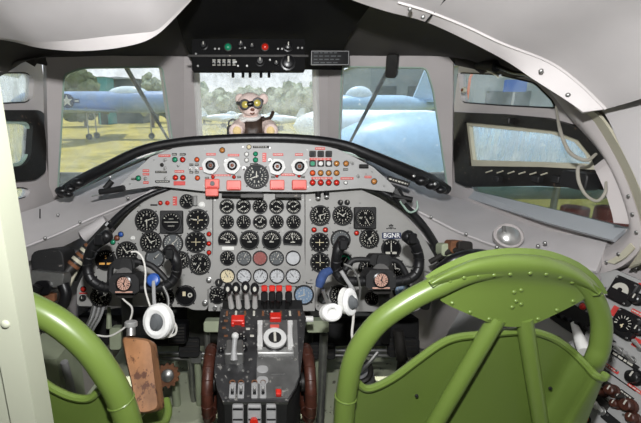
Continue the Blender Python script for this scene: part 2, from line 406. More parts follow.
ri = [W(x, y, d) for x, y, d in ((340, -18, 1.08), (366, -6, 1.08), (398, 2, 1.08), (428, 11, 1.08), (468, 27, 1.08), (502, 43, 1.07), (548, 61, 1.06), (578, 82, 1.04), (606, 109, 1.02))]
mb = MB(); mb.loft([lo, ri], 'liner_lip', 5, 3, .010)
mb.loft([ri, [back(p, p.y - .35, 1.0, .08) for p in ri], [back(p, -.3, 1.15, .26) for p in ri]], 'liner', 5, 5, .012)
mb.tube(ri[2:], .0045, 'liner_lip', 6, 5)
for x, y in ((423, 17), (568, 95), (590, 101), (410, 9), (541, 71)):
    o = W(x, y, 1.055); mb.ball(axis_frame(o, EYE - o), .006, 'steel', 1, 1, .5)
mb.tube([W(426, 22, 1.115), W(436, 10, 1.07), W(447, -3, 1.0)], .003, 'black_matte', 6)
struct(mb, 'ceiling', sharp=50)
# arch frame round the right hand window and side liner nearer the camera
def rw(x, y, off): return RW.at(x, y, off)
inn = [rw(x, y, .03) for x, y in ((530, 72), (547, 88), (570, 118), (598, 150), (616, 180), (628, 215), (626, 232), (610, 246), (586, 262))]
out = [rw(x, y, .055) for x, y in ((536, 68), (558, 82), (588, 114), (609, 146), (626, 180), (640, 222), (641, 246), (622, 266), (592, 276))]
mid = [(a + b) / 2 + RW.n * .014 for a, b in zip(inn, out)]
mb = MB(); mb.loft([inn, mid, out], 'wall_paint', 5, 4, .03)
for x, y in ((632, 214), (628, 196), (636, 232), (606, 262), (618, 254)):
    o = rw(x, y, .072); mb.ball(axis_frame(o, RW.n), .0045, 'steel', 1, 1, .5)
mb.loft([[rw(x, y, .062) for x, y in ((606, 262), (618, 255), (630, 243))], [rw(x, y, .065) for x, y in ((614, 264), (624, 258), (634, 248))]], 'cream_metal', 4, 2, .004)
struct(mb, 'trim_1')
mb = MB(); ou = [rw(x, y, .075) for x, y in ((575, 106), (597, 114), (618, 144), (636, 180), (652, 224), (655, 244), (642, 262))]
mb.loft([[rw(x, y, .05) for x, y in ((574, 110), (590, 119), (609, 148), (627, 182), (641, 224), (642, 246), (628, 268))], ou], 'cream_metal', 5, 3, .006)
struct(mb, 'trim_2')
mb = MB()
st = [rw(x, y, .078) for x, y in ((590, 98), (606, 116), (620, 146), (637, 181), (653, 224), (656, 245), (643, 264))]
ns = len(st) - 1; mb.loft([st, [Vector((p.x + .02, p.y - .35, p.z + .10*(1 - i/ns))) for i, p in enumerate(st)], [Vector((p.x + .05, -.3, p.z + .3*(1 - i/ns))) for i, p in enumerate(st)]], 'liner', 5, 4, .012)
struct(mb, 'wall_right')
# side ledges below the windows
c1 = [W(*p) for p in ((366, 150, 1.93), (410, 172, 1.90), (447, 194, 1.86), (470, 201, 1.77), (540, 217, 1.45), (610, 234, 1.16))]
c2 = [W(*p) for p in ((366, 176, 1.66), (392, 198, 1.64), (431, 219, 1.58), (466, 236, 1.48), (530, 258, 1.28), (596, 272, 1.09))]
c3 = [W(*p) for p in ((366, 190, 1.72), (395, 210, 1.70), (425, 240, 1.62), (470, 272, 1.52), (530, 296, 1.32), (600, 281, 1.10))]
mb = MB(); mb.loft([c1, c2], 'ledge_paint', 5, 4, .012); mb.loft([c2, c3], 'ledge_paint', 5, 3, .012); mb.tube([p + Vector((0, -.004, .004)) for p in c2], .006, 'ledge_paint', 6, 5)
for x, y, d in ((431, 217, 1.57), (466, 234, 1.47), (497, 247, 1.38), (405, 203, 1.62), (538, 246, 1.30), (545, 243, 1.28), (549, 256, 1.24)):
    o = W(x, y, d - .012); mb.ball(axis_frame(o, EYE - o), .006, 'steel', 1, 1, .5)
struct(mb, 'trim_3', sharp=50)
c1 = [W(*p) for p in ((-5, 222, 1.48), (22, 212, 1.58), (57, 200, 1.72), (100, 180, 1.82), (145, 160, 1.94))]
c2 = [W(*p) for p in ((0, 258, 1.42), (27, 247, 1.47), (60, 234, 1.55), (92, 219, 1.60), (132, 202, 1.62), (158, 188, 1.63))]
c3 = [W(*p) for p in ((0, 272, 1.46), (27, 262, 1.52), (60, 248, 1.60), (90, 233, 1.65), (128, 214, 1.66), (158, 198, 1.66))]
c1 = spline(c1, 5)[0]; c1 = [c1[round(i * (len(c1) - 1) / 5)] for i in range(6)]
mb = MB(); mb.loft([c1, c2], 'ledge_paint', 5, 4, .012); mb.loft([c2, c3], 'ledge_paint', 5, 3, .012); mb.tube([p + Vector((0, -.004, .004)) for p in c2], .006, 'ledge_paint', 6, 5)
for x, y, d in ((45, 238, 1.50), (80, 222, 1.57), (58, 215, 1.62), (128, 198, 1.61)):
    o = W(x, y, d - .012); mb.ball(axis_frame(o, EYE - o), .006, 'steel', 1, 1, .5)
o = W(107, 223, 1.56); mb.tube([W(83, 236, 1.575), W(107, 221, 1.59)], .028, 'ledge_paint', 12)
mb.tube([W(40, 209, 1.61), W(40, 218, 1.58)], .0022, 'black_matte', 6)
struct(mb, 'trim_4', sharp=50)
# open door / bulkhead edge close on the left
EX = W(20, 300, .60)
mb = MB(); mb.quadbox(I4, -1.05, EX.x, EX.y, EX.y + .035, 0.02, 1.86, 'door_cream'); mb.quadbox(I4, EX.x - .04, EX.x, EX.y - .012, EX.y, .02, 1.86, 'door_cream')
d1 = struct(mb, 'door_1', sharp=20)
mb = MB()
for z in (1.183, .95, 1.42): mb = MB(); mb.ball(axis_frame((EX.x - .02, EX.y - .012, z), (0, -1, 0)), .007, 'door_cream', 1, 1, .6); mb.build('rivet', d1)
# window panes
def pane(name, pl, hole, g, off=-.02, grow=1.02, seal=None, r=.006):
    c = [sum(v) / len(hole) for v in zip(*hole)]
    pts = on(pl, [(c[0] + (x - c[0]) * grow, c[1] + (y - c[1]) * grow) for x, y in hole], off)
    mb = MB(); mb.prism(pts, pl.n, .006, g); w = struct(mb, name, smooth=False)
    if seal:
        mb = MB(); q = on(pl, hole, -.008); mb.tube(q + [q[0]], r, seal, 6); mb.build('gasket', w)
    return w
pane('window_1', PL, h_l, 'glass_front', seal='sealant', r=.008)
pane('window_2', PC, h_c, 'glass_mid', seal='frost_glow', r=.017)
pane('window_3', PR, h_r, 'glass_clear', seal='sealant', r=.008)
pane('window_4', RW, hr1, 'glass_clear', seal='black_matte', r=.006)
pane('window_5', LW, hl1, 'glass_side', seal='black_matte', r=.006)
pane('window_6', LW, hl3, 'glass_side', seal='black_matte', r=.005)
# sliding window on the right: black frame, pale inner frame, pane; fixed lower pane
ow = [(451, 112), (500, 114), (545, 118), (580, 128), (605, 152), (617, 178), (606, 190), (540, 186), (466, 187), (455, 182)]
iw = [(464, 122), (520, 127), (555, 131), (578, 140), (590, 155), (596, 170), (540, 167), (469, 166)]
iw2 = [(469, 126), (520, 131), (552, 134), (574, 142), (585, 154), (590, 164), (540, 162), (473, 160)]
mb = MB(); mb.prism(on(RW, ow, .022), RW.n, .04, 'black_frame', [on(RW, iw, .022)]); sw = struct(mb, 'window_7', sharp=20)
mb = MB(); mb.prism(on(RW, [(x + (x - 530) * .015, y + (y - 147) * .03) for x, y in iw], .01), RW.n, .02, 'cream_metal', [on(RW, iw2, .01)]); mb.build('inner_frame', sw, sharp=20)
mb = MB(); mb.prism(on(RW, iw2, -.004), RW.n, .005, 'glass_side'); mb.build('glass_pane', sw, smooth=False)
for i in range(6):
    x = 486 + i * 11; mb = MB(); mb.tube([RW.at(x, 172.5 + i*.5, .024), RW.at(x + 6, 170.5 + i*.5, .024)], .0028, 'cream_metal', 6); mb.build('clip', sw)
mb = MB()
for x in (500, 540, 560): mb.rbox(RW.m(x, 179, .022), .03, .02, .02, 'black_worn')
mb.rbox(RW.m(586, 180, .022), .09, .05, .045, 'black_worn', r=.012); mb.rbox(RW.m(512, 121, .022), .03, .022, .025, 'black_frame')
mb.build('latch', sw)
low = [(473, 186), (540, 187), (606, 190), (618, 180), (629, 205), (631, 226), (624, 230), (560, 214), (474, 193)]
pane('window_8', RW, low, 'glass_dim', -.012, 1.0)
mb = MB(); mb.prism([RW.at(468, 198, .0), RW.at(474, 191, .0), RW.at(560, 211, .0), RW.at(626, 228, .0), RW.at(612, 240, .05), RW.at(545, 222, .05)], (RW.n + Vector((0, 0, .8))), .012, 'sill_blue'); struct(mb, 'trim_5', sharp=20)
# left opening window
ow = [(-45, 110), (40, 110), (47, 116), (46, 172), (36, 180), (-45, 186)]; iw = rnd([(-45, 120), (28, 121), (33, 125), (31, 158), (24, 166), (-45, 171)], 5)
iw2 = rnd([(-45, 123), (25, 124), (30, 128), (28, 156), (22, 163), (-45, 168)], 5)
mb = MB(); mb.prism(on(LW, rnd(ow, 4), .022), LW.n, .04, 'black_frame', [on(LW, iw, .022)]); sw = struct(mb, 'window_9', sharp=20)
mb = MB(); mb.prism(on(LW, iw, .008), LW.n, .02, 'sealant', [on(LW, iw2, .008)]); mb.build('inner_frame', sw, sharp=20)
mb = MB(); mb.prism(on(LW, iw2, -.004), LW.n, .005, 'glass_side'); mb.build('glass_pane', sw, smooth=False)
mb = MB(); mb.tube([LW.at(-30, 117, .05), LW.at(-5, 118, .05), LW.at(3, 117, .04)], [.014, .014, .008], 'cream_metal', 10, 3); mb.build('window_handle', sw)
# ------------------------------------------------------------------ instruments
P0 = face_plane(1.60)
K = 1.60 / F
def num(mb, M, r, n, a0, a1, m='white_mark', k=.60, start=0, size=.24, z=.0007):
    for i in range(n):
        a = R(a0 + (a1 - a0) * i / max(1, n - 1)); mb.text(M @ Matrix.Translation((k*r*math.cos(a), k*r*math.sin(a), 0)), str((start + i) % 10), r*size*1.25, m, z)
def ticks(mb, M, r, n, a0, a1, m='white_mark', r0=.74, r1=.92, w=.05, z=.0006):
    for i in range(n):
        a = R(a0 + (a1 - a0) * i / max(1, n - 1)); c, s = math.cos(a), math.sin(a); h = w * r * (1.6 if i % 5 == 0 else .8)
        p = [(r0*r, -h/2), (r1*r, -h/2), (r1*r, h/2), (r0*r, h/2)]
        mb.add([M @ Vector((x*c - y*s, x*s + y*c, z)) for x, y in p], [(0, 1, 2, 3)], m)
def bar(mb, M, a, r0, r1, w, m, z):
    c, s = math.cos(R(a)), math.sin(R(a)); q = []
    for zz in (z, z + .0012):
        q += [M @ Vector((x*c - y*s, x*s + y*c, zz)) for x, y in ((r0, -w/2), (r1, -w*.18), (r1, w*.18), (r0, w/2))]
    mb.add(q, [(3, 2, 1, 0), (4, 5, 6, 7), (0, 1, 5, 4), (1, 2, 6, 5), (2, 3, 7, 6), (3, 0, 4, 7)], m)
def disc(mb, M, r, m, z, seg=24, a0=0, a1=360):
    if a1 - a0 >= 360: mb.add([M @ Vector((r*math.cos(2*PI*i/seg), r*math.sin(2*PI*i/seg), z)) for i in range(seg)], [tuple(range(seg))], m)
    else: mb.add([M @ Vector((r*math.cos(R(a0 + (a1-a0)*i/seg)), r*math.sin(R(a0 + (a1-a0)*i/seg)), z)) for i in range(seg + 1)], [tuple(range(seg + 1))], m)
def rect(mb, M, x, y, w, h, m, z): mb.add([M @ Vector((x + a*w/2, y + b*h/2, z)) for a, b in ((-1,-1),(1,-1),(1,1),(-1,1))], [(0,1,2,3)], m)
def gauge(root, px, py, r_px, style='clock', face='dial_black', needle=60, square=False, pl=P0, name='gauge', flat=0, label=None):
    M = pl.m(px, py); k = pl.s(px, py); r = r_px * k; mb = MB(); bz = 'black_worn'
    if square: mb.rbox(M, 2*r, 2*r, .014, bz, r=.006)
    z0 = .014 if square else 0
    if flat:
        pts = [M @ Vector((r*math.cos(R(a)), r*math.sin(R(a)), .010)) for a in range(-32, 213, 12)]
        mb.prism(pts, M.to_3x3() @ Vector((0, 0, 1)), .010, bz)
        z0 = .002; ri = r * .9
    else:
        ri = r * (.80 if square else .86)
        mb.lathe(M, [(r*(.93 if square else 1), z0 - .001), (r*(.93 if square else 1), z0 + .006), (r*.95 if not square else r*.9, z0 + .009), (ri, z0 + .009), (ri*.98, z0 + .001)], bz, 24, caps=False)
    g = mb.build(name, root)
    if label: g['label'] = label
    if not square and r_px > 8 and not flat:
        for a in (45, 135, 225, 315): mb = MB(); mb.cyl(M @ Matrix.Translation((1.08*r*math.cos(R(a)), 1.08*r*math.sin(R(a)), 0)), .0032, .003, 'dark_metal', 8); mb.build('screw', g)
    Z = z0 + (.009 if flat else .002); D = M @ Matrix.Translation((0, 0, Z)); ring = .90
    mb = MB()
    if flat:
        mb.prism([D @ Vector((ri*math.cos(R(a)), ri*math.sin(R(a)), .0012)) for a in range(-28, 209, 12)], M.to_3x3() @ Vector((0, 0, 1)), .001, face)
        T = D @ Matrix.Translation((0, 0, .0014))
    else:
        mb.lathe(D, [(ri, -.001), (ri, 0)], face, 24); T = D
    mk = 'black_matte' if face in ('dial_pale', 'dial_cream') else 'white_mark'
    if style == 'clock':
        ticks(mb, T, ri, 21, 90, 90 - 360, mk, .80, .94, .04); num(mb, T, ri, 10, 90, 90 - 324, mk, .58)
    elif style == 'speed':
        ticks(mb, T, ri, 21, 60, -240, mk, .78, .94, .045); num(mb, T, ri, 8, 50, -230, mk, .54, 1, .26)
    elif style == 'small':
        ticks(mb, T, ri, 11, 220, -40, mk, .76, .92, .06); num(mb, T, ri, 4, 200, -20, mk, .5, 0, .26)
    elif style == 'twin':
        ticks(mb, T, ri, 8, 150, 30, mk, .66, .9, .09); ticks(mb, T, ri, 8, -150, -30, mk, .66, .9, .09); rect(mb, T, 0, 0, ri*.5, ri*.16, mk, .0006)
    elif style == 'arc':
        ticks(mb, T, ri, 11, 165, 15, mk, .60, .82, .06); num(mb, T, ri, 4, 160, 20, mk, .42, 0, .22); rect(mb, T, 0, -ri*.22, ri*.5, ri*.1, mk, .0006)
    elif style == 'compass':
        ticks(mb, T, ri, 24, 0, 345, mk, .80, .94, .04)
        for i, ch in enumerate('NESW'): mb.text(T @ Matrix.Translation((.55*ri*math.sin(i*PI/2), .55*ri*math.cos(i*PI/2), 0)), ch, ri*.36, mk)
    elif style == 'horizon':
        rect(mb, T, 0, 0, ri*1.5, ri*.06, mk, .0006); ticks(mb, T, ri, 7, 150, 30, mk, .76, .92, .06); rect(mb, T, 0, -ri*.42, ri*.7, ri*.05, mk, .0006); rect(mb, T, 0, ri*.34, ri*.5, ri*.05, mk, .0006)
    elif style == 'cross':
        rect(mb, T, 0, 0, ri*1.0, ri*.06, 'dial_cream', .0006); rect(mb, T, 0, 0, ri*.06, ri*.8, 'dial_cream', .0007); ticks(mb, T, ri, 12, 0, 330, mk, .78, .92, .06)
    elif style == 'turn':
        for sx in (-1, 1): rect(mb, T, sx*ri*.38, -ri*.50, ri*.52, ri*.26, 'white_mark', .0006)
        rect(mb, T, 0, ri*.15, ri*.10, ri*1.05, 'white_mark', .0006); ticks(mb, T, ri, 5, 130, 50, mk, .72, .92, .09)
    elif style == 'amber':
        for sx in (-1, 1): rect(mb, T, sx*ri*.42, -ri*.40, ri*.62, ri*.22, 'amber_glow', .0006)
        ticks(mb, T, ri, 7, 140, 40, mk, .70, .90, .07); mb.text(T @ Matrix.Translation((0, ri*.3, 0)), '5', ri*.5, 'amber_glow')
    elif style == 'drum':
        rect(mb, T, -ri*.2, ri*.2, ri*.34, ri*.5, 'dial_cream', .0006); disc(mb, T @ Matrix.Translation((ri*.45, ri*.05, 0)), ri*.26, 'white_mark', .0006); disc(mb, T @ Matrix.Translation((ri*.45, ri*.05, 0)), ri*.13, 'dial_black', .0009)
    elif style == 'plain':
        ticks(mb, T, ri, 12, 0, 330, 'grey_plastic', .82, .92, .05)
    elif style == 'redflag':
        ticks(mb, T, ri, 20, 90, -250, mk, .80, .92, .04); rect(mb, T, ri*.42, ri*.12, ri*.24, ri*.44, 'red', .0006); rect(mb, T, -ri*.28, ri*.05, ri*.36, ri*.08, mk, .0006)
    elif style == 'green':
        ticks(mb, T, ri, 14, 160, 20, 'green_lamp', .66, .9, .10); ticks(mb, T, ri, 10, 200, 340, mk, .72, .9, .07)
    d = mb.build('dial', g, smooth=False)
    if needle is not None:
        mb = MB(); nm = 'black_matte' if face in ('dial_pale', 'dial_cream') else 'white_mark'
        bar(mb, T, needle, -ri*.18, ri*.74, ri*.12, nm, .0016)
        if style in ('clock', 'speed'): bar(mb, T, needle - 110, -ri*.1, ri*.48, ri*.14, nm, .0030)
        mb.cyl(T, ri*.10, .004, 'dark_metal' if nm == 'white_mark' else 'grey_plastic', 10); mb.build('needle', g)
    return g
def lamp(root, px, py, r, m, pl=P0, name='indicator_light', rim='dark_metal', label=None, off=0.0):
    M = pl.m(px, py, off); k = pl.s(px, py) * r; mb = MB(); mb.lathe(M, [(k, 0), (k, .003), (k*.82, .004), (k*.8, .002)], rim, 12, False)
    mb.ball(M @ Matrix.Translation((0, 0, .002)), k*.82, m, 1, 1, .6, 12, 6); o = mb.build(name, root)
    if label: o['label'] = label
    return o
def knob(root, px, py, r, m='black_matte', pl=P0, h=.014, name='knob', mark=True, off=0.0):
    M = pl.m(px, py, off); k = pl.s(px, py) * r; mb = MB(); mb.lathe(M, [(k*1.0, 0), (k*1.0, h*.25), (k*.8, h*.3), (k*.76, h*.9), (k*.6, h)], m, 14)
    if mark: mb.quadbox(M, -k*.1, k*.1, 0, k*.7, h*.9, h*1.02, 'white_mark')
    return mb.build(name, root)
def plate(root, px, py, w, h, m, pl=P0, name='label_plate', d=.002, lines=0, txt=None, tm='white_mark', rot=0.0, off=0.0):
    M = pl.m(px, py, off, rot); a, b = pl.wh(px, py, w, h); mb = MB(); mb.rbox(M, a, b, d, m, r=min(a, b)*.12, c=d*.3)
    for i in range(lines):
        y = b * (.5 - (i + .5) / lines) * .85; x = -a*.42; e_ = a * (.42 if lines < 3 else random.uniform(0, .4))
        while x < e_ - a*.02:
            l = min(random.uniform(.05, .14) * a, e_ - x); rect(mb, M, x + l/2, y, l, b*.26/lines, tm, d + .0004); x += l + a*.04
    if txt: mb.text(M, txt, b*1.02, tm, d + .0005, sx=.98)
    return mb.build(name, root)
def toggle(root, px, py, pl=P0, m='silver', L=.016, lean=-.5, name='toggle_switch', off=0.0, r=.0035):
    M = pl.m(px, py, off); mb = MB(); mb.cyl(M, r*1.9, .003, 'steel', 8)
    mb.tube([M @ Vector((0, 0, .002)), M @ Vector((0, lean*L*.8, L))], [r*.7, r], m, 8); return mb.build(name, root)
def screw(root, pts, pl=P0, r=.004, off=0.0, m='steel'):
    for x, y in pts:
        mb = MB(); mb.cyl(pl.m(x, y, off), r, .002, m, 10); mb.build('screw', root)
def face_outline(px, pl=P0): return on(pl, px)

# --- left hand instrument panel
lp = thing('instrument_panel', P0.at(145, 306), 'left grey instrument panel with flight dials, behind the left control yoke', 'instrument panel', 'instrument panels below the glareshield')
mb = MB(); mb.prism(on(P0, rnd([(77, 306), (77, 288), (86, 268), (103, 245), (128, 215), (150, 196), (170, 186), (212.4, 186), (212.4, 286), (207.6, 290), (207.6, 310), (193, 310), (187, 307)], 4)), P0.n, .02, 'panel_grey'); mb.build('panel_face', lp, sharp=20)
for a in ((147, 220.5, 12, 'clock', 'dial_black', 20), (198, 220, 11.5, 'cross', 'dial_black', 170), (151, 242, 11, 'clock', 'dial_black', 130), (173, 243.5, 10.5, 'speed', 'dial_grey', 45), (196, 242, 11, 'cross', 'dial_black', None),
          (127, 252, 11, 'clock', 'dial_black', 130), (200, 264, 11, 'compass', 'dial_black', -120), (106, 260, 10.5, 'amber', 'dial_black', None), (155, 258, 10, 'plain', 'dial_grey', 45), (181, 260, 9, 'clock', 'dial_black', 30),
          (101, 297, 10.5, 'speed', 'dial_black', 30), (186, 295.5, 10.5, 'drum', 'dial_black', None), (164, 298, 10.5, 'small', 'dial_black', 110)): gauge(lp, *a)
gauge(lp, 172, 222, 11.5, 'horizon', 'dial_black', None, True)
gauge(lp, 187, 201.5, 7.5, 'small', 'dial_black', 120)
for x, y, m in ((113, 242, 'green_lamp'), (117, 238, 'brown_cap'), (121, 234.3, 'blue_cap')): lamp(lp, x, y, 3, m)
for y in (234, 243.5, 252.5): lamp(lp, 209, y, 2.6, 'red_lamp')
lamp(lp, 160.5, 203, 2.4, 'red_lamp'); lamp(lp, 167.5, 203, 2.4, 'red_lamp', rim='red_label'); plate(lp, 154, 205, 7, 1.6, 'black_matte')
plate(lp, 175, 201, 4.2, 9, 'red_label', name='placard', lines=3)
mb = MB(); mb.tube([P0.at(195, 205, .012), P0.at(195, 196, .02)], .010, 'silver', 10); mb.build('post_light', lp)
lamp(lp, 83.5, 289, 3, 'red', name='warning_light'); knob(lp, 83, 298, 3.4); plate(lp, 83.5, 293.2, 8, 1.4, 'red_label')
knob(lp, 133, 238, 2.2, 'white_paint', mark=False); knob(lp, 209, 280, 3, 'steel', mark=False); knob(lp, 205, 303, 3, 'steel', mark=False); knob(lp, 202, 205, 3.2, 'white_paint', mark=False)
screw(lp, [(140, 206), (211, 229), (211, 262), (90, 270), (184, 275), (110, 304), (208, 290)])
# --- centre panel
cp = thing('instrument_panel', P0.at(259, 311), 'centre grey engine instrument panel with five rows of small round gauges', 'instrument panel', 'instrument panels below the glareshield')
mb = MB(); mb.prism(on(P0, [(213.2, 186), (304.6, 186), (304.6, 286), (213.2, 286)]), P0.n, .02, 'panel_grey')
P1 = face_plane(1.596)
mb.prism(on(P1, rnd([(215.5, 196), (302.5, 196), (306, 286), (211, 286)], 2)), P1.n, .004, 'panel_grey'); mb.build('panel_face', cp, sharp=20)
rows = ((206.5, 7.6, (227, 243.5, 260, 276.5, 293.5)), (222, 7.3, (227, 243.7, 260, 276.5, 293.5)), (258, 7.6, (227.5, 244, 260, 276.5, 293)), (276, 7.6, (227.5, 244, 260.5, 277, 293)))
faces = (('dial_black',)*5, ('dial_black',)*5, ('dial_black', 'dial_grey', 'dial_red', 'dial_grey', 'dial_pale'), ('dial_cream', 'dial_pale', 'dial_pale', 'dial_pale', 'dial_pale'))
styl = (('twin', 'twin', 'small', 'twin', 'twin'), ('small', 'small', 'twin', 'small', 'small'), ('small', 'small', 'plain', 'small', 'plain'), ('small',)*5)
need = ((200, 210, 45, -20, 30), (100, 95, 60, 110, 100), (80, 70, None, 60, None), (120, 140, 60, 90, 130))
for (y, r, xs), fc, st, ne in zip(rows, faces, styl, need):
    for x, f_, s_, n_ in zip(xs, fc, st, ne): gauge(cp, x, y, r, s_, f_, n_, pl=P1)
for i, x in enumerate((228, 249.5, 271.5, 292.5)): gauge(cp, x, 240, 10, 'arc', 'dial_black', (150, 120, 60, 100)[i], pl=P1, flat=i in (0, 3))
plate(cp, 228, 248.2, 12, 3.4, 'white_paint', P1)
lo_ = thing('lower_panel', P0.at(261, 311), 'narrow grey panel strip behind the throttle levers with a blue dial at its right end', 'instrument panel', 'instrument panels below the glareshield')
mb = MB(); mb.prism(on(P0, [(213.6, 286.6), (304.6, 286.6), (304.6, 284), (314.8, 284), (314.8, 311), (208.4, 311), (208.4, 290)]), P0.n, .02, 'panel_grey'); mb.build('panel_face', lo_, sharp=20)
gauge(lo_, 217.5, 295.5, 8.4, 'small', 'dial_black', 170); gauge(lo_, 303.8, 294.7, 10.2, 'clock', 'dial_blue', 200)
knob(cp, 219, 282.5, 4, 'black_matte', P1, .02); screw(cp, [(215, 200), (303, 200), (214, 283), (303.5, 282), (259.5, 250), (236, 232), (283, 231), (236, 267), (285, 267), (219, 231)], P1, .003); knob(lo_, 215, 308, 2.4, 'steel', mark=False); knob(lo_, 222, 308, 2.4, 'steel', mark=False)
# --- right hand panel
rp_ = thing('instrument_panel', P0.at(375, 312), 'right grey instrument panel with flight dials and BGNR plate, behind the right control yoke', 'instrument panel', 'instrument panels below the glareshield')
mb = MB(); mb.prism(on(P0, rnd([(315.4, 311), (315.4, 283.2), (305.4, 283.2), (305.4, 186), (352, 186), (380, 198), (403, 214), (424, 238), (438, 262), (441, 285), (436, 298), (415, 312)], 5)), P0.n, .02, 'panel_grey'); mb.build('panel_face', rp_, sharp=20)
for a in ((320, 215.5, 10.5, 'speed', 'dial_black', 20), (342.5, 215.5, 10.3, 'clock', 'dial_black', 150), (319.5, 242.4, 10, 'cross', 'dial_black', None), (340.5, 239.6, 10, 'redflag', 'dial_grey', None), (369, 238.7, 10, 'speed', 'dial_black', 40),
          (391, 248.6, 10, 'turn', 'dial_black', None), (320, 262.5, 10, 'cross', 'dial_black', 90), (344, 262, 9, 'green', 'dial_black', 60), (395, 268, 9, 'clock', 'dial_black', 100), (339.5, 295, 10.5, 'speed', 'dial_black', 100),
          (371.5, 298.5, 7, 'small', 'dial_black', 100), (386.5, 303, 6, 'small', 'dial_black', 80), (402, 291, 9, 'clock', 'dial_blue', 45), (367, 268, 9, 'clock', 'dial_black', 200), (323, 298, 5.5, 'plain', 'dial_grey', None)): gauge(rp_, *a)
gauge(rp_, 364.5, 218, 11, 'compass', 'dial_black', -60, True)
for x, y in ((314, 229.8), (325.3, 229.8), (356.5, 233)): lamp(rp_, x, y, 2.8, 'red_lamp')
for x in (340.3, 347): knob(rp_, x, 202.5, 2.8)
screw(rp_, [(360, 203), (310, 200), (311, 280), (330, 228), (350, 228), (412, 252), (432, 272), (318, 306), (358, 290), (352, 281)])
plate(rp_, 391.5, 235.6, 19, 6.2, 'navy', name='registration_plate', txt='BGNR', tm='white_foam')
mb = MB(); M = P0.m(391, 226); k = K
for x, h in ((-1.6, 1.6), (0, 2.4), (1.6, 1.6)): mb.rbox(M @ Matrix.Translation((x*k, h*k*.5 - k*.4, 0)), 1.1*k, h*k, .0012, 'black_matte')
mb.torus(M @ Matrix.Translation((0, -.6*k, .0006)), 1.1*k, .0012, 'black_matte', 14, 6)
for i in range(5): mb.rbox(M @ Matrix.Translation(((i - 2) * 2.0 * k, -2.6*k + (abs(i - 2) % 2) * .5 * k, 0)), 1.5*k, 1.1*k, .001, 'black_matte')
mb.build('emblem', rp_)

# ------------------------------------------------------------------ glareshield
PG = face_plane(1.545)
gs = thing('glareshield', PG.at(258, 191), 'long curved grey warning light fascia with black padded rim under the windscreen', 'glareshield')
mb = MB(); mb.prism(on(PG, [(113, 192), (121, 184), (133, 172.8), (150.5, 157), (174.6, 147.6), (205, 143), (258, 141), (312, 143), (337, 149), (354, 157), (373, 167), (389, 181.5), (395, 188), (393, 192.5), (384, 191), (361, 188), (307, 192), (203, 191), (156, 186)]), PG.n, .03, 'fascia_grey'); mb.build('fascia', gs, sharp=20)
deck = [[W(x, y, 1.55) for x, y in ((95, 176), (140, 152), (200, 141), (258, 139), (316, 141), (370, 158), (412, 178))], [WY(x, y, 1.98 - abs(x - 258) * .0014) for x, y in ((66, 190), (120, 157), (192, 148), (258, 147), (325, 148), (385, 163), (440, 190))]]
mb = MB(); mb.loft(deck, 'black_matte', 5, 4, .012); mb.build('deck', gs)
cl = [(60, 194, 1.60), (75, 184, 1.58), (105, 168, 1.55), (140, 151, 1.54), (175, 143, 1.54), (215, 139.5, 1.54), (258, 138, 1.54), (300, 139, 1.54), (340, 144, 1.54), (370, 155, 1.54), (402, 169, 1.55), (430, 181, 1.58), (447, 190, 1.62)]
mb = MB(); mb.tube([W(*p) for p in cl], [.020, .024, .021, .019, .018, .018, .018, .018, .018, .021, .026, .028, .02], 'pad', 12, 6); mb.build('padded_rim', gs)
for i, (x, y, d) in enumerate(((62, 191, 1.58), (70, 189, 1.56), (78, 183, 1.555), (68, 194, 1.58), (432, 185, 1.55), (441, 190, 1.58), (422, 181, 1.54))): mb = MB(); mb.ball(axis_frame(W(x, y, d), AX), .022 if i % 2 else .028, 'pad_worn', 1, .7, .8, 10, 7); mb.build('torn_padding', gs)
for x, y in ((110, 177), (435, 184), (414, 176)): mb = MB(); mb.ball(axis_frame(W(x, y, 1.525), -AX), .006, 'silver', 1, 1, .6); mb.build('stud', gs)
G = dict(pl=PG)
for x, y, w_ in ((164.5, 155.8, 12), (146, 170.7, 6.5), (146, 174.2, 6.5), (146, 182.6, 5.5), (179.4, 171.4, 9.5), (211, 154.3, 9.5), (233.5, 155.2, 11.5), (221, 175.3, 20), (278, 154.6, 10.5), (299, 154.6, 8), (288, 174.8, 14), (320.5, 159.1, 22), (322, 178.2, 21), (347, 178.4, 13), (368, 177, 7), (320, 148.6, 10), (201, 168.5, 3)):
    plate(gs, x, y, w_, 2.4 if y != 175.3 else 1.8, 'red_label', lines=1, **G)
for x, y, w_ in ((161, 172, 11.5), (162.5, 181.5, 14.5), (191.4, 164.7, 4), (196.8, 164.7, 4), (191.4, 172.3, 4), (196.8, 172.3, 4), (174.5, 154.4, 5), (182.8, 154.4, 6), (345.5, 169.5, 5), (133.5, 179, 4.5), (207, 178, 4), (239, 177, 4), (273, 177, 4), (303, 177, 4), (254, 164.3, 8), (261, 147, 16)):
    plate(gs, x, y, w_, 2.2, 'black_matte', lines=1, **G)
for x, y, r, m in ((175, 159.7, 2.9, 'green_lamp'), (182.7, 159.7, 2.9, 'red_lamp'), (197, 159.7, 2.7, 'orange_lamp'), (138.5, 178.3, 2.9, 'green_lamp'), (175.5, 177.7, 2.9, 'red_lamp'), (183, 177.7, 2.9, 'red_lamp'), (197.5, 178, 2.7, 'orange_lamp'), (222.3, 150.3, 3, 'amber'), (213, 177, 2, 'red_lamp'), (234, 177, 2, 'red_lamp'), (277, 176, 1.8, 'red_lamp'), (299, 176, 1.8, 'red_lamp'),
                (246.6, 154.3, 2.4, 'white_paint'), (246.6, 160.2, 2.4, 'white_paint'), (255.5, 154, 2.6, 'green_lamp'), (255.5, 160, 2.8, 'green_lamp'), (345.6, 182.8, 2, 'white_paint'), (374, 181.5, 3.2, 'amber'), (249, 147, 2.6, 'dial_cream'), (162, 165, 2, 'dark_metal')):
    lamp(gs, x, y, r, m, **G)
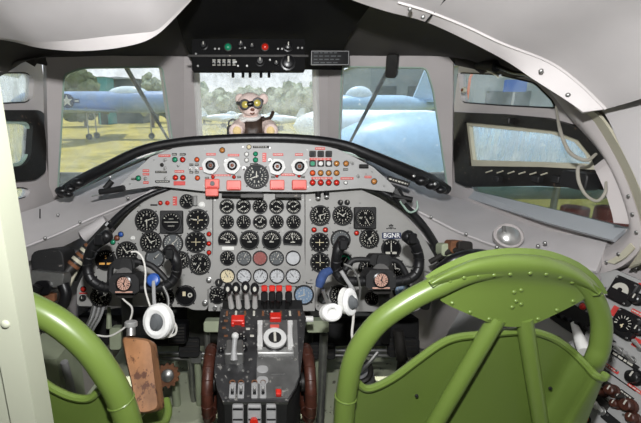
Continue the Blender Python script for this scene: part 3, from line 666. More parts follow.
for iy, y in enumerate((154, 163.6, 173, 182.7)):
    for ix, x in enumerate((312.5, 320.6, 328.6, 336.5, 346)):
        if iy == 0 and ix < 3: mb = MB(); mb.rbox(PG.m(x, y), .025, .024, .008, 'dark_metal', r=.004); mb.rbox(PG.m(x, y, .008), .015, .014, .004, 'instrument_dark', r=.003); mb.build('push_button', gs)
        elif iy == 1 and ix < 3: mb = MB(); mb.rbox(PG.m(x, y), .025, .024, .008, 'dark_metal', r=.004); mb.cyl(PG.m(x, y, .008), .009, .004, 'green_lamp' if ix == 0 else 'steel', 12); mb.build('push_button', gs)
        elif iy == 1: lamp(gs, x, y, 3.1, 'amber', **G)
        elif iy == 2 and ix < 4: lamp(gs, x, y, 3.1, 'amber' if ix else 'orange_lamp', **G)
        elif iy == 3 and ix < 4: lamp(gs, x, y, 3.2, 'red_lamp', **G)
mb = MB(); mb.rbox(PG.m(179.5, 183.3), .045, .016, .003, 'red_label', r=.002); mb.build('label_plate', gs)
for x, y in ((165, 159.7), (165.5, 177.7), (178.5, 165), (165, 168), (190.5, 168.6), (196.5, 168.6), (145.5, 178.4), (226, 161), (244, 168), (270, 160), (306, 161), (358, 176), (352, 163)): toggle(gs, x, y, L=.012, **G)
plate(gs, 264.4, 157.4, 4, 9, 'red_label', name='placard', lines=4, **G); plate(gs, 363.5, 166.5, 9, 4, 'black_matte', name='switch_block', d=.012, **G); screw(gs, [(130, 184), (154, 160), (158, 183), (204, 149), (204, 186), (243, 147), (270, 148), (307, 150), (308, 187), (350, 162), (384, 186), (366, 174), (372, 172)], PG, .003)
for x, y, sg in ((211, 166, -1), (232.5, 166, -1), (277, 167, -1), (299, 167, -1)):        # fire handles: pale diamonds with a black centre
    M = PG.m(x, y); mb = MB(); k = PG.s(x, y)
    pts = [M @ Vector((k*a*1.08, k*b*1.08, .020)) for a, b in ((-2.6, 7), (2, 6.6), (5.9, 4.7), (7.8, -1.2), (5.2, -5.2), (2, -7.8), (-2.4, -7.4), (-6, -6), (-8, 1.2), (-5.6, 5))]
    mb.prism(pts, PG.n, .012, 'grey_light'); mb.cyl(M, k*4.2, .012, 'dark_metal', 16); h = mb.build('feathering_switch', gs, sharp=25)
    mb = MB(); mb.lathe(M, [(k*5.0, .020), (k*4.8, .026), (k*4, .027), (k*3, .022)], 'black_gloss', 18); mb.ball(M @ Matrix.Translation((0, 0, .022)), k*1.8, 'brown_cap', 1, 1, .5, 10, 6); mb.build('push_cap', h)
for x, y, n_ in ((212.4, 184, 2), (234, 185.5, 1), (277, 185, 1), (299, 185, 1)):           # red guards
    mb = MB(); mb.rbox(PG.m(x, y), .056, .038, .016, 'red_guard', r=.005); mb.rbox(PG.m(x, y + 3, .016), .04, .006, .004, 'red', r=.002); g = mb.build('switch_guard', gs)
    if n_ == 2: mb = MB(); mb.cyl(PG.m(x, y - .5, .016), .009, .004, 'black_gloss', 12); mb.build('guard_button', g); mb = MB(); mb.rbox(PG.m(x, 192.5, .004), .05, .030, .02, 'red_guard', r=.005); mb.build('guard_flap', g)
gauge(gs, 256.5, 176.5, 12.5, 'speed', 'instrument_dark', 200, pl=PG, square=False)
PT = Plane(W(399, 182, 1.56), RX + UP * -.30, UP)
plate(gs, 398, 181.5, 23, 5.4, 'black_matte', pl=PT, name='placard', lines=1, d=.004)
for x, y in ((282, 194), (290, 194), (318, 196.5), (326.5, 195)):
    mb = MB(); mb.tube([W(x, 189, 1.56), W(x, y, 1.565)], .011, 'black_gloss', 10); mb.ball(axis_frame(W(x, y + 1.5, 1.565), UP), .010, 'silver' if x > 300 else 'black_gloss', 1, 1, .8, 10, 6); mb.build('hanging_lamp', gs)
mb = MB(); mb.tube([W(222, 195, 1.56), W(240, 195.5, 1.555), (W(250, 194, 1.555)), W(262, 193, 1.56)], .008, 'black_matte', 8, 3); mb.rbox(PG.m(252, 196, -.01), .09, .016, .02, 'dark_metal'); mb.rbox(PG.m(288, 196, -.01), .10, .016, .02, 'dark_metal'); mb.build('latch', gs)
mb = MB(); mb.tube([W(395, 190, 1.56), W(400, 198, 1.555), W(405, 203, 1.55)], .02, 'black_worn', 8, 2); mb.tube([W(393, 196, 1.55), W(412, 200, 1.54)], .012, 'black_gloss', 8); mb.tube([W(400, 201, 1.54), W(409, 212, 1.54), W(417, 209, 1.54), W(417, 201, 1.545)], .004, 'sealant', 6, 5); mb.build('map_lamp', gs)
mb = MB(); mb.tube([W(100, 192, 1.55), W(114, 190, 1.54), W(124, 188, 1.53)], .012, 'black_worn', 8, 2); mb.tube([W(92, 196, 1.555), W(112, 191, 1.54)], .004, 'silver', 6); mb.tube([W(105, 189, 1.55), W(112, 181, 1.555)], .012, 'black_matte', 8); mb.build('map_lamp', gs)
# dark trim running down both outer edges of the panels
tr = MB(); tr.tube([W(x, y, d) for x, y, d in ((343, 184, 1.60), (372, 188, 1.59), (398, 201, 1.58), (420, 222, 1.58), (436, 246, 1.58), (447, 275, 1.58))], [.008, .011, .014, .016, .015, .012], 'pad_worn', 10, 5); t_ = tr.build('edge_trim'); tag(t_, 'black padded strip curving down the right edge of the right instrument panel', 'trim strip')
tr = MB(); tr.tube([W(x, y, d) for x, y, d in ((176, 186, 1.60), (150, 195, 1.59), (128, 208, 1.58), (105, 230, 1.58), (88, 252, 1.58), (74, 280, 1.58))], [.008, .011, .013, .015, .015, .012], 'pad_worn', 10, 5); t_ = tr.build('edge_trim'); tag(t_, 'black padded strip curving down the left edge of the left instrument panel', 'trim strip')

# ------------------------------------------------------------------ overhead switch box
PO = Plane(W(250, 72, 1.60), RX, UP * .95 + AX * -.12)
ob = thing('overhead_panel', PO.at(250, 74), 'black overhead switch panel with a green and a red light above the centre windscreen', 'switch panel')
mb = MB(); mb.prism(on(PO, rnd([(192, 39), (305, 39), (305, 71), (192, 71)], 2)), PO.n, .035, 'black_roof'); mb.quadbox(PO.m(248, 56), -.24, .24, -.004, .004, 0, .004, 'dark_metal'); mb.build('housing', ob, sharp=20)
lamp(ob, 228, 47, 4.2, 'green_lamp', PO, off=.008, label='round green lens'); lamp(ob, 265, 47, 4.2, 'red_lamp', PO, off=.008, label='round red lens')
for x, y, r in ((204, 46, 4), (241, 45, 3.5), (288, 47, 5), (260, 62, 4.5), (276, 64, 3), (288, 63, 7.5), (252, 47, 3)): knob(ob, x, y, r, 'black_gloss', PO, .022)
for i in range(5):
    for y in (60, 65): plate(ob, 214 + i*5, y, 3.2, .9, 'white_mark', PO, 'label_plate', .001)
    toggle(ob, 214 + i*5, 62.5, PO, 'black_gloss' if i != 4 else 'silver', .018)
for x, y in ((215, 49), (219, 49), (240, 48), (245, 48), (278, 49), (282, 49), (298, 48), (302, 48), (198, 66), (196, 54), (247, 66), (270, 60), (236, 62), (238, 66)): mb = MB(); mb.cyl(PO.m(x, y), .0045, .004, 'steel', 8); mb.build('screw', ob)
for x in (233, 243, 250, 261, 269): mb = MB(); o = PO.at(x, 70, -.02); mb.tube([o, o + UP * -.030], .006, 'black_gloss', 8); mb.build('lever', ob)
plate(ob, 330, 58, 39, 15.5, 'black_gloss', PO, 'placard', .004, lines=4, tm='dial_grey')
mb = MB(); M = PO.m(330, 58, .004); a, b = PO.wh(330, 58, 37, 13.5)
for s_ in (-1, 1): mb.quadbox(M, -a/2, a/2, s_*b/2 - .001, s_*b/2 + .001, 0, .001, 'grey_plastic'); mb.quadbox(M, s_*a/2 - .001, s_*a/2 + .001, -b/2, b/2, 0, .001, 'grey_plastic')
mb.build('placard_border', ob)
# ceiling bits on the right
o = PR.at(393, 66, .02); mb = MB(); mb.rbox(PR.m(393, 65, .0), .10, .05, .03, 'black_frame', r=.012); t_ = mb.build('wiper_motor'); tag(t_, 'small black wiper drive box at the top edge of the right windscreen', 'box')
mb = MB(); mb.tube([RW.at(470, 62, .06), RW.at(497, 66, .06)], .022, 'black_matte', 10); mb.tube([RW.at(497, 66, .06), RW.at(512, 72, .05), RW.at(524, 74, .06), RW.at(534, 77, .08)], .007, 'black_gloss', 8, 4); mb.tube([RW.at(488, 70, .05), RW.at(500, 76, .05)], .006, 'silver', 8); t_ = mb.build('map_light'); tag(t_, 'black tubular lamp with bent arm above the upper right side window', 'lamp')
# ------------------------------------------------------------------ control yokes
def yoke(label, hub, lg, rg, bar_, dial, d=1.33):
    hx, hy = hub; o = W(hx, hy, d)
    root = thing('control_yoke', o, label, 'control yoke', 'control yokes in front of the instrument panels')
    PY = face_plane(d)
    for pts in (lg, rg):
        P = [W(x, y, d - (.02 if i < 3 else 0)) for i, (x, y) in enumerate(pts)]; n = len(P)
        mb = MB(); mb.tube(P, [.022, .020] + [.0165]*(n - 3) + [.015], 'pad', 12, 5)
        mb.ball(axis_frame(P[0], P[0] - P[1]), .022, 'pad', 1, 1, .8); g = mb.build('grip', root)
        mb = MB(); b = (P[0] + P[1]) / 2; mb.rbox(axis_frame(b - AX * .016, -AX), .026, .034, .018, 'black_gloss', r=.006); mb.build('push_switch', g)
        for i in range(9):
            mb = MB(); t = 1.2 + i * (n - 2.4) / 9; k = int(t); q = P[k].lerp(P[min(k+1, n-1)], t - k); u = (P[min(k+1, n-1)] - P[k]).normalized()
            mb.torus(axis_frame(q, u), .0165, .0022, 'black_worn', 12, 5); mb.build('stitching', g)
    mb = MB(); mb.tube([W(x, y, d + .03) for x, y in bar_], .010, 'black_worn', 10, 4); mb.build('cross_bar', root)
    k = d / F
    def oc(px_, w, h, dd, th, m, mb):
        c = .28; M = face_plane(d + dd).m(*px_)
        pts = [M @ Vector((k*x, k*y, 0)) for x, y in ((-w, h*(1-c*2)), (-w*(1-c), h), (w*(1-c), h), (w, h*(1-c*2)), (w, -h*(1-c)), (w*(1-c), -h), (-w*(1-c), -h), (-w, -h*(1-c)))]
        mb.prism(pts, -AX, th, m)
    mb = MB(); oc((hx, hy), 14.5, 9.5, -.03, .07, 'black_worn', mb); oc((hx, hy - 20), 11, 5.5, .02, .05, 'black_matte', mb); oc((hx + 2, hy - 15), 6, 10, .01, .04, 'black_worn', mb); oc((hx + 1, hy + 8), 9, 6, .0, .05, 'dark_metal', mb)
    mb.build('hub', root, sharp=20)
    mb = MB(); c = W(hx, hy - 8, d); e = W(hx + 4, hy - 10, 1.575); mb.tube([c, e], [.028, .034], 'dark_metal', 14); mb.tube([W(hx + 2, hy - 3, d + .02), W(hx + 3, hy + 22, d + .12), W(hx + 4, hy + 60, d + .40)], .020, 'black_matte', 12, 3); mb.build('column', root)
    mb = MB(); M = face_plane(d - .031).m(*dial); mb.lathe(M, [(k*8, 0), (k*8, .004), (k*6.6, .006), (k*6.4, .003)], 'black_gloss', 20, False); mb.lathe(M, [(k*6.6, .0), (k*6.6, .003)], 'ivory_face', 20); ticks(mb, M, k*6.8, 16, 0, 337, 'black_matte', .55, .9, .08, .0034); num(mb, M, k*6.8, 6, 90, -210, 'black_matte', .42, 1, .26, .0034); cdl = mb.build('clock_dial', root)
    mb = MB(); bar(mb, M, 70, -k, k*5, .004, 'black_matte', .004); bar(mb, M, 300, -k, k*3.6, .004, 'black_matte', .0055); mb.build('hand', cdl)
    mb = MB(); mb.rbox(face_plane(d - .031).m(hx, hy + 8), k*17, k*1.6, .003, 'ivory_face', r=.002); mb.build('name_strip', root)
    return root
y1 = yoke('black padded control yoke in front of the left instrument panel', (124, 284), [(107, 236), (97, 243), (91, 250), (87.5, 264), (90, 278), (100, 286), (112, 288), (118, 287)],
     [(169, 250), (173.5, 256), (177, 264), (176, 275), (169, 284), (155, 288), (139, 288), (130, 287)], [(110, 284), (112, 266), (127, 261.5), (146.5, 263.5), (157, 270), (168, 282)], (124, 283.5))
y2 = yoke('black padded control yoke in front of the right instrument panel', (381, 280), [(343.5, 241), (339.5, 247), (337, 254), (335.5, 269), (342, 279), (354, 281.5), (366.6, 281), (374, 280)],
     [(407.5, 236), (411.5, 240), (415, 245), (419, 258), (417.5, 271), (409, 279), (394, 282), (386, 281)], [(342, 277), (347, 267), (355, 259.8), (376.5, 260.5), (396, 261), (404, 270), (408, 279)], (381, 280))
mb = MB(); mb.tube([W(331, 270, 1.315), W(324, 274, 1.31), (W(320.5, 281, 1.30)), W(319, 287, 1.30)], [.012, .016, .016, .012], 'blue_cloth', 10, 4); t_ = mb.build('cloth_wrap'); tag(t_, 'dark blue cloth wrap hanging from the left horn of the right control yoke', 'cloth')
mb = MB(); M = axis_frame(W(153.5, 280, 1.29), -AX + UP * .3); mb.lathe(M, [(.012, -.012), (.021, -.006), (.022, .004), (.017, .011), (.006, .013)], 'blue_cap', 16); t_ = mb.build('jack_cap'); tag(t_, 'round blue plug cap on the right arm of the left control yoke', 'cap')
# ------------------------------------------------------------------ headsets
def cup(root, c, n, rx, ry, name='ear_cup', hub=True):
    M = axis_frame(c, n); mb = MB(); mb.torus(M, rx * .72, rx * .30, 'white_foam', 24, 8, 1, ry / rx); o = mb.build(name, root)
    mb = MB(); mb.lathe(M, [(rx*.98, -.022), (rx*.92, -.006), (rx*.5, -.004)], 'white_paint', 20, True, 1, ry/rx); mb.build('shell', o)
    if hub: mb = MB(); mb.lathe(M, [(rx*.44, -.004), (rx*.42, .010), (rx*.32, .016), (rx*.28, .024), (rx*.1, .026)], 'dial_grey', 16, True, 1, ry/rx*1.25); mb.build('speaker_cap', o)
    return o
hs = thing('headset', W(160, 335, 1.27), 'white padded headset hanging from the left control yoke', 'headset', 'headsets hanging on the yokes')
cup(hs, W(157.5, 321.5, 1.24), -AX + RX * -.25, 15.5*1.24/F, 17.5*1.24/F); cup(hs, W(166, 324, 1.30), AX + RX * .35, 10*1.28/F, 14*1.28/F, hub=False)
mb = MB(); mb.tube([W(155, 312, 1.235), W(154, 298, 1.26), W(153.5, 281, 1.28)], .006, 'grey_plastic', 8, 4); mb.tube([W(168, 312, 1.30), W(168, 298, 1.31), W(163, 286, 1.31)], .005, 'steel', 8, 4); mb.build('headband', hs)
mb = MB(); mb.tube([W(x, y, 1.28) for x, y in ((131, 252), (137, 252), (143, 259), (145.5, 272), (145, 288), (149, 303), (152, 311))], .0032, 'cable_white', 6, 5); mb.tube([W(x, y, 1.29) for x, y in ((170, 318), (176, 326), (175, 334), (166, 337), (156, 334))], .0038, 'cable_white', 6, 5); mb.build('cable', hs)
hs = thing('headset', W(343, 320, 1.22), 'white padded headset hanging from the right control yoke', 'headset', 'headsets hanging on the yokes')
cup(hs, W(332, 312.5, 1.21), -AX + RX * .35 + UP * .3, 11*1.21/F, 9*1.21/F, hub=False); cup(hs, W(350, 302, 1.22), -AX + RX * .75, 10*1.22/F, 14*1.22/F)
mb = MB(); mb.tube([W(x, y, 1.23) for x, y in ((341, 271), (346, 279), (353, 290), (353, 298))], .006, 'grey_plastic', 8, 5); mb.tube([W(x, y, 1.25) for x, y in ((344, 264), (352, 268), (358, 278), (360, 292), (358, 306))], .0036, 'steel', 6, 5); mb.tube([W(x, y, 1.23) for x, y in ((323, 290), (326, 299), (329, 305))], .006, 'steel', 8, 3); mb.build('headband', hs)
mb = MB(); mb.tube([W(x, y, 1.23) for x, y in ((354, 310), (353, 322), (352, 336), (356, 350))], .004, 'cable_white', 6, 5); mb.build('cable', hs)
mb = MB(); mb.tube([W(x, y, 1.34) for x, y in ((118, 292), (124, 300), (132, 308), (130, 320), (124, 328), (110, 336), (96, 335), (82, 332))], .0032, 'cable_white', 6, 5); t_ = mb.build('cable'); tag(t_, 'loose white cable looping from the left yoke hub down over the under panel gear', 'cable')
mb = MB(); mb.tube([W(x, y, 1.36) for x, y in ((400, 264), (420, 270), (436, 274), (452, 276))], .0035, 'steel', 6, 4); t_ = mb.build('cable'); tag(t_, 'thin grey cable stretched from the right yoke towards the right wall', 'cable')
# ------------------------------------------------------------------ centre pedestal
A_, B_ = W(258, 308, 1.48), W(258, 402, 1.15)
PP = Plane(A_, RX, A_ - B_)
ped = thing('centre_pedestal', Vector((0, 1.15, 0.0)), 'black centre pedestal with throttle levers, trim wheels and switches between the seats', 'pedestal')
G = dict(pl=PP)
top = [(221, 309), (303, 309), (306, 318), (303, 350), (300, 376), (296, 388), (288, 402), (223, 402), (217, 389), (214, 372), (217, 345), (219, 320)]
mb = MB(); mb.prism(on(PP, top), PP.n, .012, 'ped_black'); mb.prism([p + PP.n * -.012 for p in on(PP, [(258 + (x - 258)*.96, y) for x, y in top])], (0, 0, 1), .64, 'black_matte'); mb.build('body', ped, sharp=20)
mb = MB(); mb.prism(on(PP, [(258, 320), (297, 320), (299, 376), (294, 389), (288, 398), (256, 398)], .004), PP.n, .004, 'ped_painted_sheen'); mb.build('right_panel', ped, sharp=20)
mb = MB(); mb.prism([W(222, 309, 1.485), W(303, 309, 1.485), W(302, 300, 1.53), W(223, 300, 1.53)], -AX + UP, .02, 'black_worn'); mb.build('quadrant', ped)
for i in range(9): plate(ped, 227 + i * 9, 313.5, 2.2, 5, ('rust', 'white_mark')[i % 2], PP, 'slot_mark', .002)
for kx, ky, sx in ((228, 288.5, 231.5), (236, 288, 239), (245.5, 287, 247.5), (254.7, 288.5, 255)):
    a = W(sx, 307, 1.475); b = W(kx, ky, 1.40); mb = MB(); mb.tube([a, a.lerp(b, .5) + UP*.004, b], [.011, .008, .006], 'grey_light', 8, 3); l = mb.build('throttle_lever', ped)
    mb = MB(); M = axis_frame(b, -AX); mb.lathe(M, [(.010, -.012), (.0155, -.006), (.0155, .006), (.011, .011)], 'black_gloss', 16, True, 1, 1.35); mb.lathe(M, [(.006, .010), (.006, .0125)], 'white_mark', 12, True, 1, 1.5); mb.build('knob', l)
for kx, sx in ((264.3, 265), (272, 272), (279, 278), (288.5, 287)):
    a = W(sx, 307, 1.475); b = W(kx, 296, 1.43); mb = MB(); mb.tube([a, b], .008, 'black_worn', 8); l = mb.build('fuel_lever', ped)
    mb = MB(); mb.rbox(axis_frame(b, -AX), .024, .038, .014, 'black_gloss', r=.009); mb.build('grip', l)
    mb = MB(); mb.rbox(axis_frame(W(kx, 287.8, 1.42), -AX), .021, .020, .016, 'red', r=.004); c = mb.build('gate_catch', l); c['label'] = 'red catch at the lever top'
mb = MB(); mb.rbox(PP.m(238, 322), .046, .03, .022, 'red', r=.004); mb.rbox(PP.m(233, 324.5), .012, .02, .016, 'red', r=.003); mb.rbox(PP.m(243, 324.5), .012, .02, .016, 'red', r=.003); mb.build('switch_guard', ped)
mb = MB(); mb.rbox(PP.m(275.4, 319.8), .040, .03, .024, 'red', r=.004); mb.build('switch_guard', ped); plate(ped, 274.6, 327, 9, 3.2, 'red_guard', PP, 'label_plate', .006)
# rotary selector with white top
M = PP.m(274.6, 345); up = (UP*.80 + AX*-.60).normalized(); Mb = axis_frame(PP.at(274.6, 345), up); k = 1.37/F
mb = MB(); mb.lathe(Mb, [(k*11.5, -.02), (k*11, .030), (k*9.5, .034)], 'black_gloss', 24); sel = mb.build('selector', ped)
mb = MB(); mb.lathe(Mb, [(k*11, .034), (k*11, .042), (k*8, .044), (k*6.2, .042), (k*6.2, .036)], 'grey_light', 24); mb.build('selector_ring', sel)
mb = MB(); mb.lathe(Mb, [(k*6.2, .036), (k*6.2, .043)], 'black_matte', 18); mb.build('selector_cap', sel); mb = MB(); mb.quadbox(Mb, -.004, .004, -.017, .017, .043, .047, 'white_mark'); mb.build('pointer', sel)
for x in (260, 290):
    mb = MB(); a, b = PP.at(x, 322, .012), PP.at(x, 350, .012); mb.tube([a, b], .009, 'grey_light', 8); mb.rbox(PP.m(x, 344), .018, .05, .020, 'grey_light'); mb.rbox(PP.m(x, 326), .018, .02, .020, 'grey_light'); mb.build('slide_rail', ped)
mb = MB(); mb.rbox(PP.m(275.5, 353), .118, .026, .016, 'silver', r=.003); mb.build('cover_bar', ped)
# silver trim lever block
mb = MB(); mb.rbox(PP.m(234.5, 354), .055, .070, .03, 'steel', r=.006); mb.rbox(PP.m(234.5, 361, .0), .06, .02, .045, 'steel', r=.004); lv = mb.build('flap_lever_gate', ped)
mb = MB(); mb.tube([PP.at(234, 360, .035), PP.at(234, 350, .055), PP.at(235, 338, .075)], [.012, .008, .009], 'grey_plastic', 10, 3); mb.ball(axis_frame(PP.at(235.2, 336, .078), UP), .012, 'grey_light'); mb.build('flap_lever', lv)
for x in (262.5,):
    for y in (370, 381): mb = MB(); mb.rbox(PP.m(x, y), .036, .028, .006, 'grey_plastic', r=.013); mb.build('finger_plate', ped)
plate(ped, 278, 375, 15, 1.4, 'grey_plastic', PP, 'slot', .004); plate(ped, 238, 318, 12, 1.6, 'white_mark', PP, 'label_plate', .002)
mb = MB(); mb.rbox(PP.m(278.5, 392), .022, .03, .008, 'steel'); sg = mb.build('switch_base', ped); mb = MB(); mb.rbox(PP.m(278.5, 394, .008), .016, .018, .014, 'red', r=.003); mb.build('switch_cap', sg)
for x in (232.5, 241, 254.5, 263):
    mb = MB(); mb.rbox(PP.m(x, 391), .019, .052, .006, 'grey_plastic', r=.003); b = mb.build('switch_base', ped)
    mb = MB(); mb.rbox(PP.m(x, 391, .006), .009, .024, .006, 'black_gloss'); mb.tube([PP.at(x, 391, .008), PP.at(x, 387.5, .03)], .004, 'silver', 8); mb.build('switch_lever', b)
    mb = MB(); mb.lathe(PP.m(x, 383.5), [(.009, 0), (.009, .006), (.006, .006), (.006, .002)], 'rust', 12, False); mb.build('switch_collar', b)
for x, y in ((224, 316), (226, 345), (220, 365), (222, 380), (247, 322), (247, 345), (248, 372), (226, 398), (286, 396), (295, 360), (300, 320), (262, 358), (292, 358), (228, 330), (244, 332), (229, 370), (243, 371)): mb = MB(); mb.cyl(PP.m(x, y, .003), .0042, .002, 'steel', 8); mb.build('screw', ped)
for x, y, r in ((229, 350, 3.4), (244, 350, 3.6), (244, 340, 3), (241, 338, 2.6), (221, 352, 3)): knob(ped, x, y, r, 'black_gloss', PP, .014)
for x, y in ((226, 321), (248, 329), (252, 336), (226, 336), (224, 328)): plate(ped, x, y, 4, 2, 'white_mark' if x > 247 else 'rust', PP, 'label_plate', .002)
PF = Plane(W(258, 403, 1.135), RX, UP); 
for x, w_ in ((238, 11), (254.5, 13.5), (271, 10)):
    mb = MB(); M = PF.m(x, 414); a, b = PF.wh(x, 414, w_, 21); mb.rbox(M, a, b, .012, 'grey_plastic', r=.004); mb.rbox(M @ Matrix.Translation((0, b*.34, .012)), a*.9, b*.08, .003, 'black_gloss'); mb.rbox(M @ Matrix.Translation((0, -b*.15, .012)), a*.9, b*.06, .003, 'black_gloss'); pnl = mb.build('radio_panel', ped)
mb = MB(); mb.cyl(PF.m(254, 421, .012), .012, .012, 'red_lamp', 12); mb.build('red_knob', ped)
for x, sgn in ((211, -1), (306.8, 1)):                  # trim wheels, seen edge on
    c = W(x, 382, 1.33); M = axis_frame(c, RX); r_ = 36*1.33/F; mb = MB(); mb.torus(M, r_ - .016, .0185, 'wheel_brown', 36, 10); tw = mb.build('trim_wheel', ped)
    for i in range(18):
        mb = MB(); a = 2*PI*i/18; q = M @ Vector(((r_ - .016)*math.cos(a), (r_ - .016)*math.sin(a), 0)); mb.torus(mat_frame(q, (M.to_3x3() @ Vector((math.cos(a), math.sin(a), 0))), RX), .0188, .0013, 'wheel_brown', 10, 4); mb.build('lacing', tw)
    mb = MB(); mb.lathe(M, [(r_ - .03, -.006), (r_ - .03, .006)], 'dark_metal', 28); mb.cyl(M @ Matrix.Translation((0, 0, -.02)), .03, .04, 'dark_metal', 16); mb.build('wheel_disc', tw)
    mb = MB(); mb.tube([c, c - RX * sgn * .06], .014, 'dark_metal', 10); mb.build('axle', tw)
mb = MB(); mb.tube([W(302, 319, 1.47), W(313, 319, 1.47)], .011, 'white_paint', 10); mb.tube([W(301, 320.5, 1.46), W(304, 320.5, 1.46)], .014, 'white_paint', 10); t_ = mb.build('cable_connector', ped)
# ------------------------------------------------------------------ rudder pedals and under panel gear
FLOORB = []
def rudder(label, x0, x1, y, pads, d=1.86):
    root = thing('rudder_pedals', Vector((W((x0+x1)/2, y, d).x, W((x0+x1)/2, y, d).y, 0)), label, 'rudder pedals', 'rudder pedal sets under the panels')
    for dy in (-2.4, 2.4): mb = MB(); mb.tube([W(x0, y + dy, d), W(x1, y + dy, d)], .009, 'steel', 10); mb.build('cross_tube', root)
    for px, py, w_, h in pads:
        mb = MB(); mb.rbox(face_plane(d - .03).m(px, py), w_*d/F, h*d/F, .03, 'black_matte', r=.012); p = mb.build('pedal', root)
        mb = MB()
        for i in (-1, 0, 1): mb.rbox(face_plane(d - .06).m(px, py + i*h*.28), w_*d/F*.9, .008, .006, 'dark_metal')
        mb.build('tread', p)
        mb = MB(); a = W(px, py + h*.5, d); mb.tube([a, Vector((a.x, a.y + .05, .005))], .014, 'steel', 10); mb.build('pedal_arm', root)
    for px in (x0 + 8, x1 - 8): a = W(px, y, d); mb = MB(); mb.rbox(axis_frame(a - UP*.0, -AX), .05, .05, .03, 'steel', r=.01); mb.tube([a, Vector((a.x, a.y + .02, .003))], .016, 'box_green', 10); mb.build('bracket', root)
    return root
rudder('black rudder pedals on steel cross tubes under the left instrument panel', 138, 205, 356, ((190, 346, 20, 18), (145, 344, 20, 18)))
rudder('black rudder pedals on steel cross tubes under the right instrument panel', 311, 424, 353, ((321, 350, 26, 14), (402, 346, 30, 18)))
def box(name, px, py, w_, h, d, dep, m, label, cat, r=.01, extra=None, group=None):
    M = face_plane(d).m(px, py); mb = MB(); mb.rbox(M, w_*d/F, h*d/F, dep, m, r=r, z0=-dep)
    if extra: extra(mb, M, d/F)
    return tag(mb.build(name, sharp=25), label, cat, group)
def grill(mb, M, k):
    for i in range(-3, 4): mb.quadbox(M, i*k*6 - .004, i*k*6 + .004, -k*9, k*9, 0, .004, 'dark_metal')
box('shade_box', 128, 330, 100, 30, 1.95, .25, 'black_matte', 'wide black box added as dark shade under the left instrument panel', 'box', extra=grill)  # made-up black box that puts dark shade under the left panel
box('shade_box', 366, 332, 106, 28, 1.95, .25, 'black_matte', 'wide black box added as dark shade under the right instrument panel', 'box', extra=grill)  # second made-up box, gives the dark under the right panel
box('junction_box', 213, 327, 19, 11, 1.60, .06, 'box_green', 'pale green junction box left of the centre pedestal under the panel', 'box', group=None)
box('junction_box', 318, 327, 22, 12, 1.66, .06, 'box_green', 'pale green junction box right of the centre pedestal under the panel', 'box')
box('relay_box', 177, 334, 18, 20, 1.70, .08, 'black_gloss', 'small black ribbed relay box under the left panel beside the green junction box', 'box', extra=lambda mb, M, k: [mb.quadbox(M, -k*7, k*7, i*k*3 - .003, i*k*3 + .003, 0, .004, 'dark_metal') for i in range(-2, 3)])
mb = MB(); c = Vector((W(324, 340, 1.68).x, W(324, 340, 1.68).y, 0)); mb.tube([Vector((c.x, c.y, .0)), W(324, 334, 1.68)], .018, 'steel', 12); t_ = mb.build('support_post', origin=c); tag(t_, 'grey metal post right of the centre pedestal under the panel', 'post')
mb = MB(); c = W(207, 340, 1.68); mb.tube([Vector((c.x, c.y, 0)), W(207, 330, 1.68)], .013, 'steel', 12); t_ = mb.build('support_post', origin=(c.x, c.y, 0)); tag(t_, 'grey metal post left of the centre pedestal under the panel', 'post')
def gearwheel(name, px, py, d, r, m, label, n=12):
    c = W(px, py, d); M = axis_frame(c, -AX + UP * .2 + RX * .1); root = thing(name, c, label, 'wheel'); mb = MB(); pts = []
    for i in range(n * 4): a = 2*PI*i/(n*4); rr = r if i % 4 < 2 else r*.84; pts.append(M @ Vector((rr*math.cos(a), rr*math.sin(a), .012)))
    mb.prism(pts, M.to_3x3() @ Vector((0, 0, 1)), .02, m); mb.build('toothed_rim', root, sharp=20)
    mb = MB(); mb.lathe(M, [(r*.55, .012), (r*.5, .022), (r*.2, .03)], 'steel', 16); mb.build('wheel_hub', root)
    mb = MB(); e = c + AX * .12; mb.tube([c, e, Vector((e.x, e.y + .02, .003))], .02, 'box_green', 10); mb.build('stand', root)
gearwheel('sprocket', 168, 375, 1.75, .052, 'rust', 'rusty brown sprocket wheel on the floor under the left instrument panel')
c = W(362, 372, 1.72); mb = MB(); M = axis_frame(Vector((c.x, c.y, 0)), (0, 0, 1)); mb.lathe(M, [(.085, 0), (.085, .06), (.07, c.z*.8), (.05, c.z)], 'grey_plastic', 18); mb.torus(axis_frame(W(360, 371, 1.66), -AX), .045, .012, 'dark_metal', 18, 8); mb.tube([W(352, 378, 1.66), W(366, 366, 1.62), W(378, 352, 1.62)], .008, 'steel', 8, 3); t_ = mb.build('control_column_base'); tag(t_, 'round grey column base with black ring on the floor left of the right seat', 'column base')
c = W(186, 366, 1.85); mb = MB(); M = axis_frame(Vector((c.x, c.y, 0)), (0, 0, 1)); mb.lathe(M, [(.12, 0), (.12, .05), (.08, .09)], 'floor_green', 20); t_ = mb.build('floor_boss'); tag(t_, 'low round pale green boss on the cockpit floor behind the rusty sprocket', 'floor boss')
